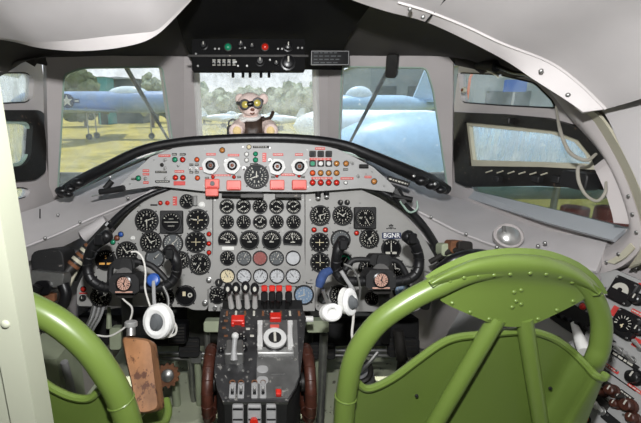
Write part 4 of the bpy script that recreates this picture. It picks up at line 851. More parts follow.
# ------------------------------------------------------------------ left side gear
un = thing('hydraulic_unit', W(52, 300, 1.42), 'black hydraulic unit with steel cover and curved black hose on the left wall', 'hydraulic unit')
mb = MB(); mb.rbox(mat_frame(W(53, 262, 1.46), RX + UP*.12, UP - RX*.1), .115, .10, .10, 'black_worn', r=.03, z0=-.06); mb.build('motor', un)
mb = MB(); mb.rbox(mat_frame(W(48, 279, 1.40), RX - UP*.10, UP), .115, .052, .06, 'steel', r=.006, z0=-.05); mb.build('cover', un)
mb = MB(); mb.rbox(mat_frame(W(42, 288, 1.38), RX, UP), .06, .05, .05, 'black_gloss', r=.02, z0=-.05); mb.tube([W(38, 286, 1.36), W(32, 300, 1.36), W(36, 312, 1.38)], .016, 'black_gloss', 10, 3); mb.build('valve', un)
mb = MB(); mb.tube([W(x, y, 1.36) for x, y in ((63, 284), (66, 294), (63, 305), (55, 312), (46, 315), (38, 314))], .019, 'black_gloss', 12, 5); mb.build('hose', un)
mb = MB(); mb.rbox(mat_frame(W(50, 297, 1.42), RX, UP), .05, .03, .02, 'rust', r=.006); mb.build('fitting', un)
cr = thing('control_rod', W(84, 253, 1.46), 'dark control rod with cream bands sloping up to the left yoke', 'rod'); a, b = W(58, 282, 1.44), W(108, 228, 1.52)
mb = MB(); mb.tube([a, b], .022, 'dark_metal', 10); mb.tube([a + UP*.02, b + UP*.02], .010, 'black_gloss', 8); mb.build('rod', cr)
for i in range(5): q = a.lerp(b, .28 + i*.08); mb = MB(); mb.cyl(axis_frame(q, b - a), .0245, .012, 'cream_metal' if i % 2 else 'rust', 12); mb.build('band', cr)
mb = MB(); mb.prism([W(62, 292, 1.47), W(70, 276, 1.48), W(80, 266, 1.50), (W(68, 290, 1.48))], -AX, .01, 'cream_metal'); mb.build('guide_plate', cr)
cb = thing('cable_bundle', W(88, 330, 1.55), 'bundle of grey cables hanging under the left instrument panel', 'cable bundle')
for i in range(6): mb = MB(); mb.tube([W(93 + i*2.2, 306, 1.60), W(90 + i*2, 318, 1.58), W(83 + i*1.8, 332, 1.60), W(76 + i*2, 352, 1.66)], .005, 'grey_plastic' if i % 2 else 'steel', 6, 4); mb.build('cable', cb)
mb = MB(); mb.tube([W(109, 307, 1.80), W(109, 328, 1.80)], [.008, .013], 'box_green', 8); mb.rbox(face_plane(1.80).m(115, 339), .052, .10, .05, 'box_green', r=.012, z0=-.05); t_ = mb.build('fluid_reservoir'); tag(t_, 'pale green reservoir bottle with slim neck under the left instrument panel', 'bottle')
mb = MB(); a = W(64, 362, 1.45); mb.tube([a, Vector((a.x + .03, a.y + .06, .01))], .014, 'grey_plastic', 10); t_ = mb.build('steel_rod', origin=(a.x + .03, a.y + .06, .0)); tag(t_, 'slanting grey rod seen through the gap in the left seat back', 'rod')
bx = W(52, 365, 1.5); mb = MB(); mb.quadbox(Matrix.Translation((bx.x, bx.y, 0)), -.09, .05, -.05, .12, 0, bx.z + .06, 'box_green'); t_ = mb.build('floor_box'); tag(t_, 'grey green box on the floor seen through the gap in the left seat back', 'box')
mb = MB(); mb.tube([W(x, y, d) for x, y, d in ((424, 306, 1.38), (431, 284, 1.33), (444, 267, 1.28), (460, 258, 1.26), (478, 255, 1.28), (496, 258, 1.34))], .020, 'black_gloss', 12, 5); t_ = mb.build('hose'); tag(t_, 'thick black hose arching behind the top of the right seat', 'hose')
mb = MB()
for x, y, d, m in ((449, 250, 1.42, 'box_green'), (458, 247, 1.40, 'rust'), (466, 248, 1.38, 'dark_metal')): mb.rbox(face_plane(d).m(x, y), .05, .045, .05, m, r=.012, z0=-.05)
mb.tube([W(430, 262, 1.46), W(456, 250, 1.40), W(482, 262, 1.30)], .01, 'dark_metal', 8, 4); t_ = mb.build('wall_valve'); tag(t_, 'small dark valve block under the ledge above the black hose on the right', 'valve')
mb = MB(); mb.tube([W(398, 330, 1.6), W(402, 360, 1.6)], .022, 'dark_metal', 10); c = W(402, 360, 1.6); mb.tube([c, Vector((c.x, c.y, 0.003))], .018, 'dark_metal', 10); t_ = mb.build('support_post', origin=(c.x, c.y, 0)); tag(t_, 'dark post under the right instrument panel behind the right seat', 'post')
# ------------------------------------------------------------------ seats
def seat(label, SP, tube_px, plate_out, plate_low, skin, struts, rivets, rt, floor_xy, extra=None):
    base = Vector((floor_xy[0], floor_xy[1], 0)); root = thing('pilot_seat', base, label, 'seat', 'green metal pilot seats')
    mb = MB(); mb.tube([SP.at(*q) for q in tube_px], [rt*(1 if q[0] < 560 else .84) for q in tube_px], 'seat_green', 16, 6); mb.build('frame_tube', root)
    if plate_out:
        o = spline([Vector(p + (0,)) for p in plate_out], 5)[0]; l = spline([Vector(p + (0,)) for p in plate_low], 5)[0]
        up_, lw_ = [(v.x, v.y) for v in o], [(v.x, v.y) for v in l]
        n = min(len(up_), len(lw_)); n = 25
        def samp(a, i): t = i * (len(a) - 1) / (n - 1); k = min(int(t), len(a) - 2); f = t - k; return (a[k][0] + (a[k+1][0] - a[k][0])*f, a[k][1] + (a[k+1][1] - a[k][1])*f)
        U = [samp(up_, i) for i in range(n)]; Lw = [samp(lw_, i) for i in range(n)]
        # wraps over the tube: bulges at the top, flat towards the lower edge
        prof = ((0, -.014), (.005, .006), (.06, .021), (.15, .0275), (.25, .0245), (.34, .015), (.45, .009), (.72, .007), (1, .006))
        rows = [[SP.at(u[0] + (q[0] - u[0])*t, u[1] + (q[1] - u[1])*t, off) for u, q in zip(U, Lw)] for t, off in prof]
        mb = MB(); mb.loft(rows, 'seat_green', 1, 2, .012); p = mb.build('headrest_plate', root, sharp=60)
        for x, y in rivets:
            t = 0; j = min(range(n), key=lambda i: abs(U[i][0] - x)); t = max(0, min(1, (y - U[j][1]) / max(1e-3, Lw[j][1] - U[j][1])))
            off = next(prof[i][1] + (prof[i+1][1] - prof[i][1]) * ((t - prof[i][0]) / max(1e-6, prof[i+1][0] - prof[i][0])) for i in range(1, len(prof) - 1) if t <= prof[i+1][0])
            mb = MB(); mb.ball(SP.m(x, y, off), .0046, 'seat_green', 1, 1, .8, 10, 6); mb.build('rivet', p)
    lip, bot = skin
    S = [Vector((v[0], v[1], 100 * (v[2] if len(v) > 2 else -.02))) for v in lip]; S = [tuple(v) for v in spline(S, 4)[0]]; O = [v[2]/100 for v in S]; S = [v[:2] for v in S]
    Bm = [(bot[0][0] + (bot[1][0] - bot[0][0]) * i/(len(S)-1), bot[0][1] + (bot[1][1] - bot[0][1]) * i/(len(S)-1)) for i in range(len(S))]
    a = [SP.at(x, y, o_) for (x, y), o_ in zip(S, O)]; m_ = [SP.at((x + u)/2, (y + v)/2, o_ - .012) for (x, y), (u, v), o_ in zip(S, Bm, O)]; b = [SP.at(x, y, o_) for (x, y), o_ in zip(Bm, O)]
    mb = MB(); mb.loft([a, m_, b], 'seat_green_dark', 1, 5, .006); mb.build('backrest', root)
    mb = MB(); mb.tube(a, .0085, 'seat_green', 8); mb.build('backrest_lip', root)
    for pts, r in struts: mb = MB(); mb.tube(on(SP, pts, -.004), r, 'seat_green', 12); mb.build('brace', root)
    mb = MB(); M = Matrix.Translation((base.x, base.y + .06, .42)); mb.rbox(M, .40, .40, .05, 'seat_green_dark', r=.05, z0=-.02); mb.build('seat_pan', root)
    mb = MB(); mb.rbox(Matrix.Translation((base.x, base.y + .06, 0)), .34, .34, .03, 'dark_metal', r=.03); mb.lathe(Matrix.Translation((base.x, base.y + .06, .03)), [(.08, 0), (.07, .37)], 'seat_green_dark', 16); mb.build('pedestal', root)
    if extra: extra(root, SP)
    return root
SR = plane3(W(345, 423, .90), W(600, 423, .90), W(475, 262, .81))
tube_r = [(341, 470), (343.5, 423), (347, 388), (355, 356), (376, 325), (407, 302), (438, 286), (468, 273), (500, 267), (528, 266), (556, 270), (578, 280), (593, 297), (601, 320), (600, 345), (594, 362, -.005), (587, 378, -.06), (566, 425, -.08), (556, 470, -.06)]
po = [(429, 281), (443, 272), (470, 260), (500, 254.5), (526, 254), (550, 257), (575, 267), (592, 281), (601, 295)]
pl_ = [(441, 301), (452, 307), (475, 317), (497, 325), (516, 327), (534, 324), (556, 314), (574, 305), (591, 296)]
skin = ([(352, 372), (359, 384), (370, 388.5), (393, 378), (420, 358), (440, 344), (456, 337.5), (480, 334.5), (525, 331), (548, 336), (564, 345), (576, 355, -.02), (587, 366, .005), (595, 375, .032), (602, 378, .034), (606, 374, .03)], [(354, 475), (566, 475)])
riv = [(450, 281), (464, 277.5), (478, 276), (494, 275), (510, 274), (530, 273), (546, 274), (560, 277), (572, 282), (585, 290), (452, 303), (470, 312), (489, 319), (538, 319), (557, 310), (573, 301), (514, 292), (516, 301), (521, 304), (512, 307), (521, 290)]
def hole(root, SP):
    for x, y in ((416.5, 395.5), (550, 388)): mb = MB(); mb.cyl(SP.m(x, y, -.024), .004, .003, 'black_matte', 10); mb.build('bolt_hole', root)
    for x, y in ((341, 395),): mb = MB(); mb.torus(axis_frame(SP.at(345.5, 397), SP.at(347, 380) - SP.at(344, 410)), .0225, .0022, 'seat_green', 18, 6); mb.build('frame_collar', root)
seat('green tubular metal seat with riveted headrest plate on the right, back towards the camera', SR, tube_r, po, pl_, skin, [([(497, 318), (434, 425), (408, 470)], .0175), ([(524, 318), (541, 425), (548, 470)], .0165)], riv, .0225, (W(470, 423, .9).x, 1.02), hole)
SLp = plane3(W(20, 423, .86), W(155, 423, .86), W(40, 300, .80))
tube_l = [(-20, 300), (10, 300), (36, 310), (62, 325), (88, 348), (107, 374), (119, 396), (129, 425), (140, 475)]
skl = ([(20, 366), (36, 376), (52, 388), (72, 397), (90, 398), (103, 387), (112, 392), (118, 402)], [(10, 475), (128, 475)])
def arm(root, SP):
    PA = plane3(W(136, 411, .93), W(160, 408, .93), W(124, 338, 1.00)); th = .045
    mb = MB(); out = rnd([(121, 336), (151, 339), (155, 372), (160, 410), (146, 414), (136, 413), (131, 382), (126, 362)], 7)
    c = (140, 376); o1 = on(PA, out, .0); o0 = on(PA, [(c[0] + (x - c[0])*.9, c[1] + (y - c[1])*.95) for x, y in out], .010); o2 = [p - PA.n * th for p in o1]
    mb.rings([o2, o1, o0], 'leather', True); a_ = mb.build('armrest', root, sharp=50); a_['label'] = 'worn brown leather armrest pad, folded upright'
    mb = MB(); mb.tube([W(131, 336, .99), W(131, 325, 1.0)], .011, 'steel', 12); mb.cyl(axis_frame(W(131, 326, 1.0), UP), .016, .012, 'silver', 14); mb.build('armrest_knob', a_)
    mb = MB(); mb.tube([W(146, 404, .99), W(132, 420, .92), SP.at(128, 425)], .014, 'seat_green', 10, 3); mb.tube([W(166, 400, 1.05), W(168, 412, 1.02), W(163, 424, .98), W(150, 428, .93), SP.at(131, 432)], .011, 'seat_green', 10, 4); mb.build('armrest_bracket', root)
    mb = MB(); mb.torus(axis_frame(SP.at(121, 401), SP.at(116, 390) - SP.at(126, 412)), .0285, .0022, 'seat_green', 18, 6); mb.build('frame_collar', root)
seat('green tubular metal seat at the lower left with a brown leather armrest', SLp, tube_l, None, None, skl, [], [], .0285, (W(20, 423, .86).x - .02, 1.0), arm)
# ------------------------------------------------------------------ right side console
PK = Plane(Vector((.965, 1.0, 1.05)), Vector((-.06, 1, 0)), Vector((.34, 0, 1)))
PK = plane3(Vector((.965, 1.0, 1.05)), Vector((.935, 1.5, 1.05)), Vector((.965 - .30, 1.0, 1.05 - .83)))
if PK.y.z < 0: PK.y = -PK.y
if PK.x.dot(Vector((0, -1, 0))) < 0: PK.x = -PK.x
con = thing('side_console', Vector((.80, .95, .45)), 'sloping grey switch console with gauges and knobs on the right wall behind the right seat', 'console')
cpts = on(PK, [(545, 280), (592, 272), (641, 282), (700, 300)]); 
def kp(y, t): return PK.p + Vector((-.06*(y - 1.0), y - 1.0, 0)) + Vector((-.30, 0, -.83)) * t
mb = MB(); mb.prism([kp(1.45, -.02), kp(.45, -.02), kp(.45, .62), kp(1.45, .62)], PK.n, .02, 'fascia_grey'); mb.build('console_face', con)
G = dict(pl=PK)
for x, y, st in ((624.7, 291.5, 'gap'), (627.4, 325, 'small')):
    M = PK.m(x, y); mb = MB(); mb.rbox(M, .062, .066, .014, 'black_gloss', r=.007); g = mb.build('gauge', con)
    mb = MB()
    if st == 'gap': mb.prism([M @ Vector((.021*math.cos(R(a)), .021*math.sin(R(a)) - .002, .0155)) for a in range(0, 181, 15)], PK.n, .002, 'white_mark'); mb.lathe(M, [(.006, .014), (.006, .017)], 'black_gloss', 10)
    else: mb.lathe(M, [(.022, .013), (.022, .0148)], 'dial_black', 20); ticks(mb, M @ Matrix.Translation((0, 0, .0145)), .022, 10, 200, -20, 'white_mark', .6, .92, .09); mb.text(M @ Matrix.Translation((0, -.006, .0145)), '4', .016, 'dial_cream')
    mb.build('dial', g)
    for sx in (-1, 1):
        for sy in (-1, 1): mb = MB(); mb.cyl(M @ Matrix.Translation((sx*.025, sy*.027, .013)), .0028, .002, 'steel', 8); mb.build('screw', g)
knob(con, 639, 300, 6.5, 'black_gloss', PK, .02); knob(con, 641, 331, 6, 'black_gloss', PK, .02); knob(con, 636.5, 378, 8, 'black_gloss', PK, .02)
def pk(px, py, w_, h, m, **k):
    M = PK.m(px, py); s_ = PK.s(px, py)*1.15; mb = MB(); mb.rbox(M, w_*s_, h*s_, k.get('d', .002), m, r=.0015)
    if k.get('lines', 1):
        x = -w_*s_*.42
        while x < w_*s_*.36: l = random.uniform(.08, .2)*w_*s_; rect(mb, M, x + l/2, 0, l, h*s_*.4, 'white_mark', k.get('d', .002) + .0004); x += l*1.3
    return mb.build(k.get('name', 'label_plate'), con)
pk(614.5, 311, 5, 9, 'red_label', lines=0); pk(638, 313, 11, 3.4, 'red_label'); pk(640, 286, 4, 5, 'red_label', lines=0); pk(637, 343, 6, 8, 'red_label', lines=0); pk(609.5, 367, 17, 2.8, 'red_label'); pk(637, 390, 16, 2.8, 'red_label'); pk(624.5, 360, 25, 4.5, 'black_matte'); pk(627, 395, 12, 3, 'black_matte'); pk(612, 421, 18, 8, 'black_matte', lines=0); pk(641, 372, 30, 1, 'black_matte', lines=0); pk(606, 342, 14, 10, 'black_matte', lines=0); pk(583, 393, 10, 4, 'black_matte')
pk(617, 378, 34, .9, 'black_matte', lines=0); pk(600, 402, 16, 10, 'dark_metal', lines=0); pk(575, 415, 14, 4, 'red_label')
for x, y in ((621, 351), (632.5, 360), (610, 358), (641, 348)): toggle(con, x, y, PK, 'silver', .03, .5, r=.005)
for x, y in ((590, 402), (597, 408.5), (602, 411)): toggle(con, x, y, PK, 'white_paint', .034, .6, r=.006)
for x, y, r, m in ((602, 380, 5.5, 'black_gloss'), (604, 393, 4.5, 'wheel_brown'), (614.5, 391.5, 6.5, 'wheel_brown'), (619, 405, 5, 'wheel_brown'), (631, 406.5, 7.5, 'wheel_brown'), (636, 419, 6, 'wheel_brown'), (624, 398, 3.5, 'dark_metal'), (609, 386, 3.5, 'dark_metal')): knob(con, x, y, r, m, PK, .022)
lamp(con, 587, 419, 4, 'red', PK, name='push_button'); lamp(con, 583.5, 307, 4.5, 'red', PK, name='push_button')
for x, y in ((596, 390), (594, 396), (608, 415), (624, 415), (582, 408), (604, 372), (600, 300), (606, 288), (636, 268), (617, 371)): mb = MB(); mb.cyl(PK.m(x, y), .0035, .002, 'steel', 8); mb.build('screw', con)
for x, y in ((567, 347), (576, 355), (558, 340)): mb = MB(); mb.torus(PK.m(x, y, .004), .013, .004, 'black_gloss', 16, 6, 1, .7); mb.build('bezel_ring', con)
pk(572, 318, 34, 22, 'black_matte', lines=0, name='breaker_panel', d=.006); 
for i in range(5): toggle(con, 560 + i*7, 318 + i * 3, PK, 'black_gloss', .022, .5, r=.006)
mb = MB(); mb.tube([PK.at(574, 324, .01), PK.at(580, 340, .05), PK.at(585, 352, .06)], [.008, .014, .016], 'white_paint', 10, 3); mb.build('lever', con)
# latch dome on the right ledge, strap and grab loop
c = W(508, 236, 1.36); lt = thing('dome_fitting', c, 'round chrome dome fitting on the grey ledge below the right side window', 'dome fitting'); nn = (-AX + UP*.55 + RX*-.3).normalized(); M = axis_frame(c + nn*.0, nn)
mb = MB(); mb.lathe(M, [(.046, -.01), (.046, .008), (.041, .012), (.038, .008)], 'wall_paint', 24); mb.build('flange', lt)
mb = MB(); mb.ball(M @ Matrix.Translation((0, -.004, .004)), .038, 'silver', 1, 1, .62, 18, 10); mb.build('dome', lt); mb = MB(); mb.rbox(M @ Matrix.Translation((-.018, .012, .024)), .012, .022, .006, 'steel', r=.003); mb.build('catch', lt)
mb = MB(); mb.tube([RW.at(556, 106, .06), RW.at(560, 130, .10), RW.at(568, 150, .11), RW.at(578, 158, .11), RW.at(588, 160, .09), RW.at(596, 154, .06)], [.003, .005, .005, .005, .005, .004], 'strap', 8, 5); t_ = mb.build('pull_strap'); tag(t_, 'pale grey curved pull strap hanging over the upper part of the right sliding window', 'strap')
mb = MB(); mb.tube([RW.at(583, 166, .07), RW.at(578, 168, .09), RW.at(579, 182, .10), RW.at(586, 195, .10), RW.at(597, 201, .09), RW.at(605, 193, .08), RW.at(606, 182, .06)], [.004, .005, .0045, .004, .004, .004, .003], 'strap', 8, 5); t_ = mb.build('pull_strap'); tag(t_, 'pale looped strap hanging below the latch of the right sliding window', 'strap')
mb = MB(); o = W(470, 88, 1.80); M = RW.m(465, 90, .03); mb.cyl(M, .012, .012, 'cream_metal', 14); mb.ball(M @ Matrix.Translation((0, 0, .014)), .007, 'rust', 1, 1, .6); t_ = mb.build('window_knob'); tag(t_, 'small cream knob in the corner of the upper right side window', 'knob')
# ------------------------------------------------------------------ toy bear on the glareshield deck
bear = thing('teddy_bear', WY(252, 141, 1.82), 'cream toy bear in aviator goggles and brown jacket sitting on the glareshield deck', 'toy bear')
k = 1.82 / .99 / F * 1.02
def BW(x, y, dy=0.0): return WY(x, y, 1.82 + dy)
def at_(p, n=(0, -1, 0)): return axis_frame(p, n)
mb = MB(); mb.ball(at_(BW(250, 104)), k*11.5, 'plush', 1.05, .92, .95, 18, 12); mb.ball(at_(BW(251, 110.5, -.03)), k*7, 'plush', 1.1, .8, .9, 14, 8)
mb.ball(at_(BW(252, 127)), k*14, 'plush', 1, 1, .8, 16, 10)
for x in (240, 263.5): mb.ball(at_(BW(x, 99)), k*4.6, 'plush', 1, 1.1, .6)
for x, x2 in ((239, 236), (269, 271)): mb.tube([BW(252 + (x - 252)*.6, 124), BW(x, 128, -.05), BW(x2, 131, -.10)], [k*7, k*7.5, k*6.5], 'plush', 12, 4); mb.ball(at_(BW(x2, 131, -.10)), k*6.6, 'plush', 1, 1.05, .6)
mb.build('body', bear)
mb = MB(); mb.loft([[BW(240, 116, -.02), BW(246, 119, -.055), BW(252, 121, -.06), BW(258, 118, -.055), BW(264, 116, -.02)], [BW(238, 128, -.05), BW(246, 129, -.08), BW(252, 130, -.085), BW(259, 129, -.08), BW(267, 128, -.05)], [BW(240, 139, -.05), BW(246, 140, -.08), BW(252, 141, -.085), BW(259, 140, -.08), BW(266, 139, -.05)]], 'jacket', 4, 4, .01); mb.ball(at_(BW(252, 129)), k*14.8, 'jacket', 1, .95, .8, 16, 10); j = mb.build('jacket', bear)
mb = MB(); mb.tube([BW(262, 120, -.05), BW(270, 118, -.04), BW(273, 112, -.02)], .008, 'jacket', 8, 3); mb.build('collar', j)
mb = MB(); mb.torus(at_(BW(250, 117, -.03), (0, -.25, 1)), k*8.5, k*1.9, 'scarf', 20, 8); mb.tube([BW(247, 119, -.07), BW(243, 121, -.07), BW(240, 118, -.05)], .007, 'scarf', 8, 3); mb.build('scarf', bear)
mb = MB(); mb.tube([BW(238.5, 103, .0), BW(243, 104.5, -.045), BW(249, 104.2, -.062), BW(256, 102.8, -.05), BW(262, 101, .0)], k*2.6, 'black_gloss', 10, 4); 
for x, y in ((245, 104.6), (257.3, 103)): mb.cyl(at_(BW(x, y, -.055), (0.12 * (1 if x > 250 else -1), -1, .05)), k*4.9, .012, 'black_gloss', 16)
gg = mb.build('goggles', bear)
for x, y in ((245, 104.6), (257.3, 103)): mb = MB(); mb.ball(at_(BW(x, y, -.067), (0.12 * (1 if x > 250 else -1), -1, .05)), k*3.1, 'lens', 1, 1, .35, 14, 6); mb.build('goggle_lens', gg)
mb = MB(); mb.ball(at_(BW(252.5, 109.5, -.066)), k*1.7, 'brown_cap', 1.2, .8, .6, 10, 6); mb.build('nose', bear)
mb = MB(); mb.tube([BW(250.3, 113, -.062), BW(252.5, 114, -.064), BW(254.5, 112.7, -.062)], .0025, 'brown_cap', 6, 3); mb.build('mouth', bear)
for x in (236, 271): mb = MB(); mb.ball(at_(BW(x + (1 if x < 250 else -.5), 131, -.125)), k*3.8, 'plush_pad', 1, 1.1, .35, 12, 6); mb.build('foot_pad', bear)
mb = MB(); mb.rbox(at_(BW(231.5, 131, .02)), .04, .05, .04, 'black_worn', r=.012, z0=-.02); mb.torus(at_(BW(233, 124, .02)), .02, .004, 'black_gloss', 16, 6); t_ = mb.build('small_bag'); tag(t_, 'small black bag beside the toy bear on the glareshield deck', 'bag')
# ------------------------------------------------------------------ windscreen wipers (outside the glass)
for nm, pl, a, b, lb in (('l', PL, (122, 60), (169, 141), 'black windscreen wiper slanting across the left windscreen'), ('r', PR, (390, 66), (346, 150), 'black windscreen wiper slanting across the right windscreen')):
    A, B = pl.at(*a, -.085), pl.at(*b, -.085); root = thing('windscreen_wiper', A, lb, 'wiper', None)
    mb = MB(); mb.tube([A, A.lerp(B, .45)], .011, 'black_gloss', 8); mb.build('arm', root)
    mb = MB(); mb.tube([A.lerp(B, .18), A.lerp(B, .6), B], [.006, .009, .006], 'black_matte', 8); mb.build('blade', root)
    mb = MB(); mb.cyl(axis_frame(A, pl.n), .02, .03, 'black_gloss', 12, -.015); mb.build('pivot', root)
# ------------------------------------------------------------------ outside
GZ = -2.3
mb = MB(); mb.quadbox(I4, -300, 300, 2.8, 400, GZ - .5, GZ, 'grass'); g_ = struct(mb, 'ground')
def flat(px, py, y=None): r = ray(px, py); t = (GZ - EYE.z) / r.z; return EYE + r * t
def aircraft(name, label, c, L, rad, hd, mf, fin=1.0, canopy=(), wing=True, nose_l=.18, tail_l=.4, star=None, finx=.42, wheel=True, wz=-.35):
    """fuselage along the heading hd (degrees from +X), nose at +x"""
    root = thing(name, Vector((c[0], c[1], GZ)), label, 'aircraft', 'parked aircraft outside')
    ca, sa = math.cos(R(hd)), math.sin(R(hd)); T = Matrix(((ca, -sa, 0, c[0]), (sa, ca, 0, c[1]), (0, 0, 1, c[2]), (0, 0, 0, 1)))
    ax = T @ Matrix(((0, 0, 1, 0), (1, 0, 0, 0), (0, 1, 0, 0), (0, 0, 0, 1)))
    pr = [(.01, L*.5)] ; n = 8
    for i in range(1, n + 1): t = i/n; pr.append((rad*math.sqrt(1 - (1-t)**2), L*.5 - L*nose_l*t))
    for i in range(1, n + 1): t = i/n; pr.append((rad*(1 - .78*t**1.6), L*.5 - L*(1 - tail_l) - L*tail_l*t))
    pr.append((.02, -L*.5 - rad*.1)); mb = MB(); mb.lathe(ax, pr[::-1], mf, 28); mb.build('fuselage', root)
    def pl(pts, n, th, m, nm): mb = MB(); mb.prism([T @ Vector(p) for p in pts], T.to_3x3() @ Vector(n), th, m); return mb.build(nm, root, sharp=20)
    if fin: h = fin; pl([(-L*(finx-.07), .08, rad*.6), (-L*.5, .08, rad*.5), (-L*.52, .08, rad*.7 + h), (-L*(finx+.02), .08, rad*.7 + h)], (0, 1, 0), .16, mf, 'tail_fin'); pl([(-L*.40, h*.9, rad*.5), (-L*.5, h*.9, rad*.5), (-L*.5, -h*.9, rad*.5), (-L*.40, -h*.9, rad*.5)], (0, 0, 1), .1, mf, 'tailplane')
    if wing:
        for s_ in (1, -1): pl([(L*.12, s_*rad*.5, rad*wz), (-L*.12, s_*rad*.5, rad*wz), (-L*.10, s_*L*.45, rad*wz + .3), (L*.02, s_*L*.45, rad*wz + .3)], (0, 0, 1), .18, mf, 'wing')
    for x, l, h in canopy:
        mb = MB(); mb.ball(T @ Matrix.Translation((x*L, 0, rad*.82)), 1.0, 'canopy_glass', l, rad*.62, h, 20, 10); mb.build('canopy', root)
    if wheel:
        for x, y in ((L*.30, 0), (-.05*L, rad*.95), (-.05*L, -rad*.95)):
            o = T @ Vector((x, y, 0)); mb = MB(); mb.tube([Vector((o.x, o.y, GZ + .3)), Vector((o.x, o.y, c[2] - rad*.5))], .08, 'steel', 8); lg = mb.build('landing_leg', root); mb = MB(); mb.lathe(axis_frame((o.x, o.y, GZ + .34), T.to_3x3() @ Vector((0, 1, 0))), [(.22, -.13), (.34, -.1), (.34, .1), (.22, .13)], 'tyre', 18); mb.build('wheel', lg)
    if star:
        x, r = star; sd = -1 if (T.to_3x3() @ Vector((0, -1, 0))).y < 0 else 1
        M = axis_frame(T @ Vector((x, sd*rad*1.02, .1)), T.to_3x3() @ Vector((0, sd, 0)))
        mb = MB(); mb.lathe(M, [(r, -.12), (r, .0)], 'navy', 24); rd = mb.build('roundel', root)
        mb = MB(); pts = [M @ Vector((r*(.86 if i % 2 == 0 else .36)*math.cos(R(90 + 36*i)), r*(.86 if i % 2 == 0 else .36)*math.sin(R(90 + 36*i)), .03)) for i in range(10)]; mb.prism(pts, M.to_3x3() @ Vector((0, 0, 1)), .02, 'white_mark'); mb.build('star', rd)
        for s_ in (-1, 1): mb = MB(); mb.quadbox(M, s_*r*1.05, s_*r*1.75, -r*.28, r*.28, -.1, .01, 'navy'); mb.quadbox(M, s_*r*1.1, s_*r*1.7, -r*.12, r*.12, .01, .02, 'white_mark'); mb.build('star_bar', rd)
    return root
# blue aircraft beyond the left windscreen: fuselage across the view
c = WY(98, 102, 46); aircraft('patrol_aircraft', 'long blue grey aircraft with star roundel seen through the left windscreen', (c.x, c.y, c.z), 19, 1.15, 0, 'aircraft_blue', 0, [(.18, 2.2, .75)], True, .12, .12, (WY(68, 103, 45).x - c.x, .75), wz=-.75)
# pale blue jet close beyond the right windscreen, nose to the left
c = WY(400, 160, 11.5); aircraft('jet_aircraft', 'large pale blue aircraft nose and fuselage close outside the right windscreen', (WY(322, 130, 11.5).x + 5.5, 11.5, 0.05), 11, 1.25, 180, 'aircraft_pale', 1.5, [], False, .25, .3, None, wz=-.55)
c = WY(293, 126, 16); aircraft('jet_aircraft', 'white rounded aircraft nose at the right edge of the centre windscreen', (c.x + 3.5, 16, c.z), 7, .62, 180, 'aircraft_white', 0, [], False, .2, .3)
c = WY(395, 104, 24); aircraft('jet_aircraft', 'smaller pale blue jet parked behind the large one, tail fin to the right', (7.0, 24, WY(395, 106, 24).z), 6.6, .62, 180, 'aircraft_pale', 1.7, [(.18, .8, .6)], False, .25, .35, None, finx=.36, wheel=True)
c = WY(278, 98, 62); aircraft('light_aircraft', 'small white aircraft far across the grass beyond the centre windscreen', (c.x, 62, GZ + 1.6), 8, .7, 160, 'aircraft_white', 1.2, [(.1, 1.0, .5)], True, .2, .5)
c = WY(226, 96, 70); aircraft('light_aircraft', 'small white aircraft at the left far edge of the field beyond the centre windscreen', (c.x, 70, GZ + 1.6), 9, .7, 20, 'aircraft_white', 1.2, [(.1, 1.0, .5)], True, .2, .5)
def building(name, label, x0, x1, ytop, Y, dep, m, roof, doors=3, group=None):
    a, b = WY(x0, ytop, Y), WY(x1, ytop, Y); root = thing(name, Vector(((a.x + b.x)/2, Y, GZ)), label, 'building', group); h = a.z
    mb = MB(); mb.quadbox(I4, a.x, b.x, Y, Y + dep, GZ, h, m); mb.build('wall', root, sharp=20)
    mb = MB(); w_ = b.x - a.x; mb.prism([Vector((a.x - .3, Y - .3, h)), Vector((b.x + .3, Y - .3, h)), Vector(((a.x + b.x)/2, Y - .3, h + w_*.05))], (0, -1, 0), dep + .6, roof); mb.build('roof', root, sharp=20)
    for i in range(doors):
        x = a.x + w_*(i + .5)/doors; mb = MB(); mb.quadbox(I4, x - w_/doors*.32, x + w_/doors*.32, Y - .1, Y, GZ, GZ + (h - GZ)*.7, 'hangar_dark'); mb.build('door', root)
    return root
building('hangar', 'dark hangar with pale roof behind the blue aircraft on the left', 94, 140, 79, 85, 14, 'hangar_dark', 'hangar_roof', 2)
building('site_office', 'small teal flat building beyond the blue aircraft on the left', 95, 106, 77, 80, 4, 'teal', 'hangar_roof', 1)
building('hangar', 'tall grey hangar behind the jets beyond the right windscreen', 372, 470, 60, 40, 16, 'hangar_grey', 'hangar_roof', 3)
building('workshop', 'grey blue workshop seen through the upper right side window', 478, 760, 62, 31, 8, 'hangar_grey', 'hangar_roof', 4)
a = WY(516, 86, 21); mb = MB(); mb.quadbox(Matrix.Translation(a), -.55, .55, 0, .12, -.28, .3, 'sign_blue'); mb.quadbox(Matrix.Translation(a), -.05, .05, .04, .10, GZ - a.z, -.28, 'steel'); t_ = mb.build('sign_board', origin=(a.x, a.y + .06, GZ)); tag(t_, 'blue board standing in front of the workshop beyond the upper right window', 'board')
a = WY(468, 90, 20); mb = MB(); mb.tube([Vector((a.x, 20, GZ)), WY(470, 78, 20)], .06, 'orange', 8); mb.tube([WY(470, 78, 20), WY(476, 66, 20)], .06, 'orange', 8); t_ = mb.build('marker_pole', origin=(a.x, 20, GZ)); tag(t_, 'thin orange pole outside the front corner of the upper right side window', 'pole')
